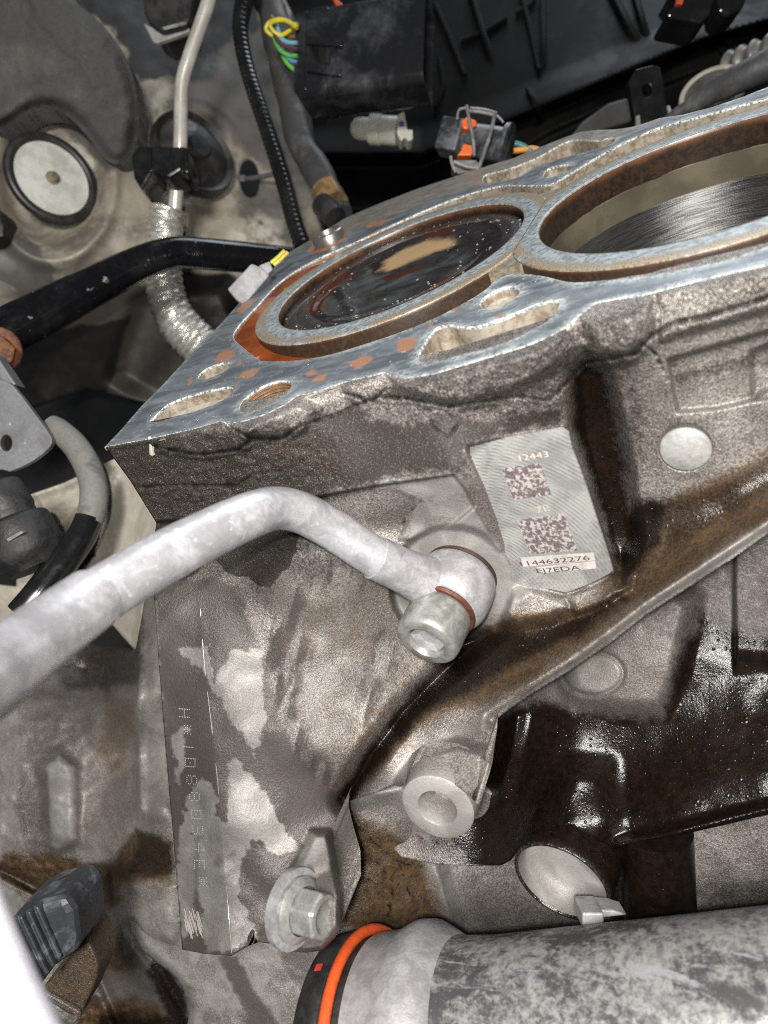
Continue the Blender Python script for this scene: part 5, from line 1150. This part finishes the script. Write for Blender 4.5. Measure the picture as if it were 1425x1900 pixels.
def gb_masks(x, y):
    z = np.zeros_like(x)
    wet = np.maximum.reduce([pmask([(40, 1240), (180, 1120), (290, 1090), (290, 1300), (200, 1280), (150, 1400), (50, 1400)], x, y, 15, 15, 25)*.8, pmask([(40, 1290), (80, 1400), (90, 1580), (200, 1580), (260, 1500), (250, 1300), (140, 1380), (110, 1390), (75, 1420)], x, y, 12, 12, 22)*.6, pmask([(180, 1740), (250, 1740), (360, 1900), (360, 1960), (140, 1960)], x, y, 12, 12, 20)*.8])
    amber = np.maximum.reduce([z+.33, pmask([(190, 1280), (255, 1290), (250, 1420), (200, 1450), (170, 1380)], x, y, 20, 20, 20)*.6, pmask([(0, 1580), (130, 1590), (200, 1600), (250, 1530), (320, 1560), (325, 1640), (230, 1640), (200, 1720), (260, 1800), (160, 1800), (120, 1700), (40, 1660), (-20, 1620)], x, y, 16, 16, 22)*.95, pmask([(150, 1850), (300, 1860), (340, 1960), (130, 1960)], x, y, 20, 15, 25)])
    oil = np.maximum.reduce([pmask([(255, 1540), (325, 1560), (322, 1620), (270, 1630), (235, 1620)], x, y, 12, 12, 18)*.7, pmask([(180, 1880), (360, 1880), (380, 1960), (160, 1960)], x, y, 15, 12, 20)*.8, lmask([(0, 1612), (60, 1655), (120, 1640)], x, y, 5, 6, 5)*.8, pmask([(290, 1760), (345, 1840), (360, 1960), (330, 1930), (270, 1800)], x, y, 8, 6, 16)*.8, pmask([(100, 1240), (180, 1150), (270, 1140), (270, 1270), (120, 1290)], x, y, 12, 10, 20)*.6])
    bright = np.maximum.reduce([z+.28*sstep(.35, .6, fbm(x/60, y/80)), pmask([(85, 1425), (110, 1402), (140, 1425), (142, 1555), (112, 1580), (95, 1570)], x, y, 4, 4, 10)*.9, lmask([(208, 1640), (206, 1680), (232, 1715)], x, y, 12, 8, 5)*.7, pmask([(-80, 1300), (30, 1290), (42, 1400), (30, 1480), (45, 1580), (-80, 1600)], x, y, 6, 6, 15)*.6, pmask([(256, 1110), (296, 1100), (300, 1300), (318, 1520), (262, 1510), (256, 1300)], x, y, 6, 3, 10)*.6, pmask([(240, 1690), (330, 1650), (340, 1780), (290, 1770)], x, y, 10, 10, 15)*.55, pmask([(-80, 1610), (0, 1630), (48, 1680), (40, 1700), (-80, 1700)], x, y, 4, 4, 10)*.9])
    return {'stain': np.stack([oil, amber, wet*(1-bright), z], 1), 'wear': np.stack([bright, z, z, z], 1)}
relief('bell_housing', GBP, gb_depth, CAST, gb, step=4, plane='d', masks=gb_masks, skirt=6, sharp=180)
ARM = smooth_poly([(238, 1700), (290, 1655), (340, 1640), (440, 1650), (560, 1700), (640, 1760), (620, 1960), (362, 1960), (350, 1890), (340, 1835), (310, 1800), (262, 1762)], 2)
AMD = d_of([(238, 1700, 238), (340, 1640, 226), (440, 1700, 216), (600, 1750, 212), (600, 1950, 205), (400, 1950, 222), (330, 1800, 228)])
def arm_masks(x, y):
    z = np.zeros_like(x)
    wet = np.maximum(pmask([(405, 1775), (440, 1775), (480, 1850), (560, 1960), (450, 1960), (455, 1880)], x, y, 4, 6, 12), pmask([(520, 1750), (640, 1760), (640, 1800), (580, 1860), (530, 1800)], x, y, 6, 8, 14)*.8)
    br = .6*(1-wet)*(0.4+.6*sstep(.4, .6, fbm(x/30, y/30)))
    return {'stain': np.stack([z, z, wet, z], 1), 'wear': np.stack([br, z, z, z], 1)}
relief('gearbox_flange', ARM, lambda x, y: AMD(x, y)+3*sstep(18, 0, sdist(ARM, x, y))**2+1.5*(fbm(x/40, y/40)-.5), CAST, gb, step=4, plane='d', masks=arm_masks, skirt=8, sharp=180)

# ridged black clamp, cast stub and pale out-of-focus tube at bottom left
rc = thing('ridged_clamp', P(85, 1740, 190), 'ridged grey black plastic clip at the bottom left', 'clip')
RDG = grime('scuffed_plastic', (0.045, 0.048, 0.056), (0.16, 0.17, 0.19), sc=.16, rough=(.45, .6), bump=.1, bsc=.8, lo=.48, hi=.68)
V, f = slab([(12, 1708), (60, 1680), (122, 1664), (138, 1690), (144, 1740), (140, 1770), (86, 1806), (70, 1828), (56, 1800)], 186, 20); mk('clip_body', V, f, RDG, rc, smooth=False, bevel=2.2)
for k in range(4):
    x0 = 18+k*15; y0 = 1712-k*9
    V, f = slab([(x0, y0), (x0+7, y0-3), (x0+62-k*4, y0+112-k*6), (x0+54-k*4, y0+115-k*6)], 184.4, 4); mk('clip_ridge', V, f, RDG, rc, smooth=False, bevel=.7)
st = thing('cast_stub', P(120, 1830, 200), 'brown stained cast stub under the ridged clip', 'casting')
V, f = slab(smooth_poly([(82, 1830), (120, 1790), (150, 1745), (168, 1752), (182, 1795), (172, 1835), (160, 1860), (148, 1886), (120, 1880), (84, 1850)], 2), 198, 14)
mk('stub_body', V, f, CAST, st, smooth=False, bevel=1.5, attrs=plain_attrs(len(V), stain=(.15, .75, .2, .1)))
V, f = slab([(80, 1838), (148, 1876), (150, 1890), (142, 1888), (82, 1856)], 196.5, 8); mk('stub_rim', V, f, CAST, st, smooth=False, bevel=.6, attrs=plain_attrs(len(V), stain=(.2, .5, .2, .1)))
WT = grime('pale_tube', (0.62, 0.60, 0.64), (0.52, 0.50, 0.55), sc=.05, rough=(.4, .5), bump=.02)
pt = thing('pale_tube', P(-20, 1800, 95), 'pale blurred tube very close to the lens at the bottom left edge', 'pipe')
a = np.array([(-165, 1450, 92), (-132, 1600, 88), (-92, 1740, 84), (-34, 1890, 80), (40, 2060, 76)], float)
V, f = tube(P(a[:, 0], a[:, 1], a[:, 2]), 6.6, 36, 6); mk('tube', V, f, WT, pt)

# ================================================================ WIRING AND PLASTIC AT THE TOP
COWLM = grime('cowl_plastic', (0.0035, 0.0035, 0.004), (0.008, 0.0078, 0.0075), sc=.02, rough=(.5, .65), bump=.05, bsc=.5, speck=(.05, .046, .042), speck_lo=.70, Specular_IOR_Level=0.1)
cw = thing('plastic_cowl', P(1000, 150, 470), 'large ribbed black plastic panel filling the upper right behind the block', 'plastic panel')
CWP = [(480, -140), (1560, -140), (1560, 330), (1200, 420), (900, 480), (640, 520), (560, 420)]
CD = d_of([(480, -140, 560), (700, 0, 540), (560, 300, 520), (700, 400, 500), (900, 0, 520), (900, 350, 480), (1100, 0, 490), (1100, 220, 450), (1425, 0, 450), (1425, 100, 420), (1560, 300, 400), (1300, 200, 430)])
LEDGE = [(780, 290), (1015, 193), (1310, 71), (1425, 38), (1560, 0)]
def cw_depth(x, y):
    ly = np.interp(x, [p[0] for p in LEDGE], [p[1] for p in LEDGE])
    d = CD(x, y)+26*sstep(-6, 22, y-ly)-10*sstep(60, 0, ly-y)*sstep(-4, 0, ly-y)
    ly2 = np.interp(x, [780, 1020, 1165, 1300], [390, 215+30, 150+30, 130])
    return d+8*sstep(-4, 10, y-ly2)
relief('cowl_panel', CWP, cw_depth, COWLM, cw, step=3.5, plane='d', skirt=4, sharp=60)
for pts, r in [([(807, 8), (835, 70), (863, 140)], 2.2), ([(872, -20), (905, 90), (960, 240)], 2.4), ([(965, -20), (985, 60), (1000, 130)], 2.0), ([(1006, 0), (1008, 110), (1004, 215)], 2.2), ([(1132, -20), (1170, 55), (1206, 122)], 3.0), ([(1176, -20), (1195, 50), (1216, 120)], 2.6), ([(980, 165), (995, 195), (1003, 225)], 2.2),
               ([(855, 76), (900, 58), (940, 34)], 1.8), ([(958, 24), (985, 8), (992, -6)], 1.8), ([(1322, 30), (1336, 80), (1350, 115)], 2.2), ([(1395, 60), (1402, 85), (1408, 110)], 2.0), ([(815, 110), (822, 160), (808, 200)], 1.8)]:
    a = np.array(pts, float); dd = cw_depth(a[:, 0], a[:, 1])-2
    V, f = tube(P(a[:, 0], a[:, 1], dd), r, 8, 4); mk('cowl_rib', V, f, COWLM, cw)
V, f = slab([(1080, 225), (1130, 190), (1165, 180), (1178, 222), (1100, 245), (1060, 252)], 400, 14); mk('cowl_foot', V, f, grime('grey_plastic', (.055, .053, .05), (.03, .03, .03), sc=.05, rough=(.5, .6), bump=.05), cw, smooth=False, bevel=1.5)
tb = thing('bracket_tab', P(1205, 175, 330), 'upright black bracket tab with a round hole behind the block', 'bracket')
V, f = slab([(1167, 150), (1180, 128), (1212, 120), (1226, 124), (1238, 200), (1243, 220), (1228, 224), (1180, 232)], 330, 5, holes=[circ(1201, 167, 9, 12, 20)]); mk('tab_plate', V, f, GLOSS, tb, smooth=False, bevel=.6)
V, f = slab([(1238, 196), (1243, 196), (1249, 216), (1243, 220)], 329, 2); mk('bare_edge', V, f, plain('edge_bare', (.45, .44, .42), .4, .5), tb, smooth=False)
V, f = slab([(1180, 215), (1187, 213), (1189, 234), (1181, 236)], 329, 2); mk('bare_edge', V, f, plain('edge_bare', (.30, .30, .29), .4, .5), tb, smooth=False)
cap = thing('grommet', P(1310, 170, 340), 'round plug with a pale rim and dark centre at the upper right', 'plug')
cn = unit(-FW*.80-RT*.50-DN*.30); cc = P(1322, 172, 338)
V, f = lathe(cc, cn, [(0, 2), (6.5, 2), (8, 1), (8.5, .5), (13.2, .8), (13.4, 0), (13.4, -6)], 48); mk('cap_body', V, f, grime('cap_grey', (.05, .048, .045), (.085, .08, .075), sc=.1, rough=(.4, .6)), cap, sharp=50)
tr = [cc+cn*0.2+14.0*(math.cos(q)*frame(cn)[1]+math.sin(q)*frame(cn)[2]) for q in np.linspace(0, 2*np.pi, 65)]
V, f = tube(tr, 1.5, 10, 1); mk('pale_rim', V, f, plain('rim_beige', (.36, .34, .28), .5), cap)
TAPE = grime('harness_tape', (0.045, 0.045, 0.047), (0.10, 0.097, 0.09), sc=.05, rough=(.5, .65), bump=.12, bsc=.6, lo=.48, hi=.7)
hw = thing('taped_harness', P(1350, 160, 300), 'taped dark grey wiring harness crossing the far right edge of the block', 'wiring harness')
a = np.array([(1236, 222, 320), (1262, 206, 316), (1290, 192, 312), (1330, 166, 306), (1380, 142, 298), (1440, 112, 290), (1520, 70, 280)], float)
V, f = tube(P(a[:, 0], a[:, 1], a[:, 2]), [1.6, 2.6, 3.8, 5.2, 6.0, 6.4, 6.6], 24, 6, mod=lambda L, q: 1+.05*(((L*0.11+q/6.283) % 1.0) < .12)); mk('taped_loom', V, f, TAPE, hw)
ch = thing('corrugated_hose', P(1390, 115, 330), 'dusty corrugated hose behind the round cap at the right edge', 'hose')
V, f = tube([P(1352, 128, 350), P(1390, 112, 340), P(1430, 96, 332), P(1500, 70, 320)], 7.0, 24, 12, mod=lambda L, q: 1+.16*np.sin(L*.95)); mk('hose_wall', V, f, grime('hose_grey', (.10, .095, .085), (.17, .165, .15), sc=.06, rough=(.35, .5), bump=.03), ch)

# big connector
CON = grime('connector_plastic', (0.012, 0.0125, 0.014), (0.050, 0.052, 0.057), sc=.05, rough=(.16, .36), bump=.06, bsc=.7, lo=.46, hi=.72, speck=(.22, .21, .19), speck_lo=.71)
bc = thing('large_connector', P(670, 110, 335), 'large black plastic electrical connector open at its right end', 'connector')
ax_ = unit(RT*.985-FW*.26+DN*.03); ey_ = unit(DN-ax_*(DN@ax_)); ez_ = np.cross(ax_, ey_)
if ez_@FW < 0: ez_ = -ez_
c0 = P(556, 95, 352); LB = np.linalg.norm(P(783, 112, 338)-c0)
def rr_loop(h, w, r, n=5):
    out = []
    for sx, sy, a0 in ((1, 1, 0), (-1, 1, 90), (-1, -1, 180), (1, -1, 270)):
        for k in range(n+1):
            t_ = math.radians(a0+90*k/n); out.append((sx*(h-r)+r*math.cos(t_), sy*(w-r)+r*math.sin(t_)))
    return np.array(out)
def shell(c0, L, h, w, r, th, depth, taper=1.0):
    lo = rr_loop(h, w, r); li = rr_loop(h-th, w-th, max(r-th, .3)); n = len(lo)
    def put(l, t_, s_=1): return c0+ax_*t_+s_*l[:, :1]*ey_+s_*l[:, 1:]*ez_+ez_*w
    V = np.concatenate([put(lo, 0, 1), put(lo, L, taper), put(li, L, taper), put(li, L-depth, taper)])
    f = [list(range(n))]
    for a_i in range(3):
        for k in range(n): f.append([a_i*n+k, a_i*n+(k+1) % n, (a_i+1)*n+(k+1) % n, (a_i+1)*n+k])
    f.append([3*n+k for k in range(n)])
    return fixn(V, f)
V, f = shell(c0, LB, 22.5, 13, 5, 1.8, 34, 1.02); mk('connector_body', V, f, CON, bc, sharp=35)
V, f = shell(c0-ax_*2.5-ez_*.8, 6.0, 20, 13.8, 2, 1, 1); mk('end_flange', V, f, CON, bc, sharp=35)
V, f = shell(c0+ax_*5.5-ez_*.5, 9.0, 23.2, 13.3, 5, 1, 1); mk('top_band', V, f, CON, bc, sharp=35)
lc_ = lambda px, py, off=0: P(px, py, 352)+ax_*0
def onface(px, py, off=0.0):
    r = ray(np.array(px), np.array(py)); o = c0-ez_*off
    return C+r*(((o-C)@ez_)/(r@ez_))
for q in ([(566, 64), (634, 70), (634, 86), (566, 80)], [(568, 115), (631, 123), (631, 140), (568, 132)]):
    pts = [onface(x_, y_, 2.6) for x_, y_ in q]; V, f = prism(pts, ez_*2.6); mk('latch_bar', V, f, CON, bc, smooth=False, bevel=.4)
pts = [onface(x_, y_, .5) for x_, y_ in [(572, 82), (612, 85), (612, 118), (572, 114)]]; V, f = prism(pts, ez_*.45); mk('latch_window', V, f, plain('window_black', (.004, .004, .004), .6), bc, smooth=False)
pts = [onface(x_, y_, 1.6) for x_, y_ in [(613, 70), (622, 72), (622, 122), (613, 121)]]; V, f = prism(pts, ez_*1.6); mk('latch_bar', V, f, CON, bc, smooth=False, bevel=.3)
WIRES = [((0.62, 0.52, 0.03), [(551, 52), (530, 38), (508, 40), (502, 50), (520, 66), (548, 50)], 'yellow wire looping out of the large connector'), ((0.58, 0.50, 0.05), [(552, 46), (540, 44), (520, 36), (500, 42), (494, 55), (506, 66), (522, 67)], 'second yellow wire looping lower beside the large connector'),
         ((0.10, 0.035, 0.05), [(553, 92), (530, 86), (512, 70), (505, 40)], 'dark purple wire entering the large connector'), ((0.16, 0.40, 0.50), [(552, 80), (532, 78), (520, 68), (512, 40)], 'pale blue wire entering the large connector'),
         ((0.10, 0.42, 0.10), [(552, 104), (534, 102), (516, 88), (504, 55)], 'green wire entering the large connector'), ((0.12, 0.26, 0.42), [(552, 116), (540, 112), (526, 98), (508, 60)], 'blue wire at the lower edge of the large connector'), ((0.14, 0.45, 0.06), [(551, 131), (541, 126), (528, 110), (512, 70)], 'lowest bright green wire under the large connector'),
         ((0.20, 0.09, 0.03), [(551, 70), (530, 66), (514, 56), (504, 30)], 'brown wire entering the large connector')]
for i, (c, pts, lab) in enumerate(WIRES):
    a = np.array(pts, float)
    wv = thing('wire', P(a[0, 0], a[0, 1], 352), lab, 'wire', 'wires of the large connector')
    V, f = tube(P(a[:, 0], a[:, 1], 346+1.2*i+np.arange(len(a))*1.5), 1.05, 10, 6); mk('insulation', V, f, plain('wire_skin_%s' % 'abcdefgh'[i], c, .35), wv)
for i, (pts, lab) in enumerate([([(612, -20), (626, 6), (634, 14)], 'red orange wire behind the top of the large connector'), ([(712, 12), (735, 4), (765, -14)], 'orange wire running off the top edge right of the first')]):
    a = np.array(pts, float); wv = thing('wire', P(a[0, 0], a[0, 1], 370), lab, 'wire')
    V, f = tube(P(a[:, 0], a[:, 1], 372), 1.5, 10, 6); mk('insulation', V, f, plain('wire_red_%s' % 'ab'[i], (.50, .07, .025), .4), wv)

lo_ = thing('wrapped_loom', P(560, 250, 380), 'tape wrapped grey wiring loom running down behind the block corner', 'wiring harness')
a = np.array([(480, -30, 400), (505, 20, 395), (520, 90, 392), (535, 160, 390), (545, 215, 388), (560, 270, 384), (590, 320, 378), (618, 372, 370), (632, 400, 366)], float)
V, f = tube(P(a[:, 0], a[:, 1], a[:, 2]), [8, 8.2, 8.5, 8.0, 7.6, 7.6, 7.8, 7.2, 6.6], 24, 8, mod=lambda L, q: 1+.05*(((L*.07+q/6.283) % 1.0) < .15)+.05*np.sin(L*.21)); mk('taped_loom', V, f, TAPE, lo_)
V, f = tube([P(602, 352, 366), P(612, 366, 364), P(620, 380, 362)], 7.9, 24, 4); mk('amber_tape', V, f, grime('old_tape', (.26, .16, .07), (.10, .07, .04), sc=.15, rough=(.3, .5)), lo_)
V, f = tube([P(598, 380, 356), P(612, 392, 352), P(622, 404, 350)], 6.0, 20, 4); mk('black_end', V, f, RUB, lo_)
cd = thing('corrugated_conduit', P(490, 230, 350), 'glossy black corrugated conduit hanging left of the wrapped loom', 'cable conduit')
a = np.array([(462, -40, 372), (452, 10, 370), (446, 50, 368), (452, 100, 366), (468, 160, 362), (492, 230, 357), (512, 290, 352), (530, 350, 348), (545, 410, 344), (562, 460, 340)], float)
V, f = tube(P(a[:, 0], a[:, 1], a[:, 2]), [5.2, 4.8, 4.2, 4.0, 4.0, 4.0, 4.1, 4.2, 4.2, 4.2], 20, 26, mod=lambda L, q: 1+.035*np.sin(L*2.1)); mk('conduit', V, f, GLOSS, cd)

PW = grime('white_plastic', (0.52, 0.51, 0.45), (0.40, 0.385, 0.32), sc=.04, rough=(.45, .6), bump=.04)
wp = thing('white_plug', P(705, 238, 400), 'small off white plastic plug with a purple dot under the large connector', 'plug')
w0 = P(655, 238, 404); wa_ = unit(P(766, 246, 398)-w0)
V, f = lathe(w0, wa_, [(0, -1.5), (3, -1), (5.6, 1.5), (6.2, 5), (6.2, 10), (8.2, 10.5), (8.4, 17), (7.8, 17.6), (7.9, 26), (7.4, 27), (0, 27)], 32); mk('plug_body', V, f, PW, wp, sharp=45)
V, f = slab([(738, 212), (750, 206), (756, 240), (766, 240), (766, 258), (757, 262), (752, 254), (744, 262), (736, 246)], 386, 10); mk('plug_tab', V, f, PW, wp, smooth=False, bevel=.6)
V, f = lathe(P(745, 230, 385.8), -FW, [(1.7, -.5), (1.6, .25), (0, .3)], 16); mk('purple_dot', V, f, plain('purple_ink', (.20, .05, .30), .5), wp)

sc_ = thing('small_connector', P(880, 262, 300), 'small grey black connector with orange locks in a wire clip behind the block', 'connector')
s0 = P(818, 254, 318); sa = unit(P(955, 272, 306)-s0)
SB = grime('sensor_plastic', (0.020, 0.022, 0.026), (0.10, 0.106, 0.118), sc=.08, rough=(.3, .5), bump=.03)
V, f = box(P(838, 256, 311), sa, unit(DN-sa*(DN@sa)), np.cross(sa, unit(DN-sa*(DN@sa))), 5.2, 7.2, 5); mk('plug_end', V, f, SB, sc_, smooth=False, bevel=1.0)
V, f = lathe(s0, sa, [(0, 9), (7.0, 9), (7.2, 11), (7.2, 28), (7.0, 30.5), (9.2, 31), (9.2, 33), (7, 33.4), (0, 33.4)], 32); mk('barrel', V, f, SB, sc_, sharp=45)
OR = grime('orange_plastic', (0.66, 0.12, 0.015), (0.50, 0.08, 0.015), sc=.2, rough=(.35, .5), bump=.02)
V, f = slab([(860, 266), (878, 270), (876, 288), (848, 288), (856, 278)], 300, 5); mk('orange_lock', V, f, OR, sc_, smooth=False, bevel=.5)
V, f = slab([(856, 222), (866, 216), (884, 222), (886, 232), (864, 240), (858, 236)], 303, 6); mk('orange_lock', V, f, OR, sc_, smooth=False, bevel=.8)
CLIPG = grime('clip_grey', (0.10, 0.10, 0.10), (0.19, 0.185, 0.18), sc=.15, rough=(.4, .55), bump=.04)
for pts, r in [([(848, 222), (852, 204), (868, 200)], 0.56), ([(866, 196), (872, 230), (878, 262), (880, 290)], 0.81), ([(868, 206), (892, 208), (918, 214)], 0.68), ([(872, 200), (900, 203), (922, 210)], 0.50), ([(918, 210), (912, 240), (898, 285), (888, 312)], 0.87), ([(922, 214), (930, 222), (934, 228)], 0.56), ([(836, 290), (840, 308), (846, 320)], 0.74), ([(842, 300), (866, 310), (888, 312)], .8)]:
    a = np.array(pts, float); V, f = tube(P(a[:, 0], a[:, 1], 298), r, 8, 5); mk('clip_arm', V, f, CLIPG, sc_)
V, f = slab([(848, 296), (884, 296), (890, 304), (878, 318), (848, 322), (838, 310)], 300, 6); mk('clip_foot', V, f, CLIPG, sc_, smooth=False, bevel=.6)
for i, (c, pts, lab) in enumerate([((0.02, 0.16, 0.17), [(955, 266), (972, 272), (990, 284), (1010, 300)], 'teal wire leaving the small connector'), ((0.60, 0.25, 0.03), [(953, 280), (972, 278), (990, 276), (1012, 284)], 'orange yellow wire leaving the small connector')]):
    a = np.array(pts, float); wv = thing('wire', P(a[0, 0], a[0, 1], 306), lab, 'wire')
    V, f = tube(P(a[:, 0], a[:, 1], 306), 1.3, 10, 6); mk('insulation', V, f, plain('wire_end_%s' % 'ab'[i], c, .4), wv)

tc_ = thing('glossy_connector', P(1310, 15, 330), 'wet glossy black connector hanging at the top right corner', 'connector')
V, f = slab([(1246, -20), (1262, 0), (1238, 22), (1240, 30), (1300, 42), (1318, 26), (1330, -20)], 330, 18); mk('connector_body', V, f, GLOSS, tc_, smooth=False, bevel=1.4)
V, f = slab([(1330, -20), (1334, 20), (1352, 28), (1380, 14), (1392, -20)], 336, 16); mk('connector_end', V, f, GLOSS, tc_, smooth=False, bevel=1.4)
V, f = slab([(1258, -16), (1272, -16), (1266, 8), (1254, 8)], 328.5, 2); mk('red_seal', V, f, plain('red_seal', (.45, .06, .03), .4), tc_, smooth=False)

gc_ = thing('grey_clip', P(470, 525, 245), 'light grey plastic clip at the far left edge of the gasket face', 'clip')
GP = plain('light_grey_plastic', (.26, .255, .27), .5)
V, f = slab([(421, 536), (466, 488), (486, 496), (500, 510), (452, 566), (438, 556)], 262, 8); mk('clip_body', V, f, GP, gc_, smooth=False, bevel=.7)
V, f = slab([(480, 492), (500, 484), (506, 500), (488, 516)], 264, 6); mk('clip_neck', V, f, GP, gc_, smooth=False, bevel=.5)
for i, (pts, lab) in enumerate([([(503, 488), (515, 478), (528, 465)], 'yellow wire above the grey clip, left strand'), ([(508, 492), (520, 482), (534, 468)], 'yellow wire above the grey clip, right strand')]):
    a = np.array(pts, float); wv = thing('wire', P(a[0, 0], a[0, 1], 268), lab, 'wire')
    V, f = tube(P(a[:, 0], a[:, 1], 270), .8, 8, 5); mk('insulation', V, f, plain('wire_yellow_%s' % 'ab'[i], (.55, .45, .03), .4), wv)

# ================================================================ WATER BEADS
def beads(name, pts, label):
    m = MB(); rj = random.Random(11)
    for x_, y_, z_, r in pts: m.add(*lathe((x_, y_, z_-r*.15), (0, 0, 1), [(r, 0), (r*.86, r*.38), (r*.5, r*.66), (0, r*.76)], 8))
    t = NT('water_bead'); t.b.inputs['Transmission Weight'].default_value = 0.85
    o = m.build(name, t.done((.85, .82, .78), .03, 0.0, None, IOR=1.33)); tag(o, label, 'water', kind='stuff')
rj = random.Random(4); L_ = []
for k in range(150):
    q = rj.uniform(0, 6.28); r = 41*rj.random()**.25; L_.append((r*math.cos(q), r*math.sin(q), PZ-.9*float(sstep(34, 27, r)), rj.uniform(.18, .55)))
for k in range(220):
    x_, y_ = rj.uniform(-50, 100), rj.uniform(-86, -40)
    pt_ = (np.array([x_]), np.array([y_]))
    if sdist(deck_out, *pt_)[0] > 1 and sdist(jack, *pt_)[0] < -.8 and all(sdist(p_, *pt_)[0] < -.6 for p_ in ports): L_.append((x_, y_, 0, rj.uniform(.12, .34)))
beads('water_beads', L_, 'small clear water beads scattered over the left piston crown and the near gasket face')

V, f = tube([ony(278, 812, -90.6), ony(281, 826, -90.7), ony(283, 842, -90.9)], [.5, .65, .8], 8, 4); mk('pale_drip', V, f, plain('pale_residue', (.55, .52, .45), .5), block)
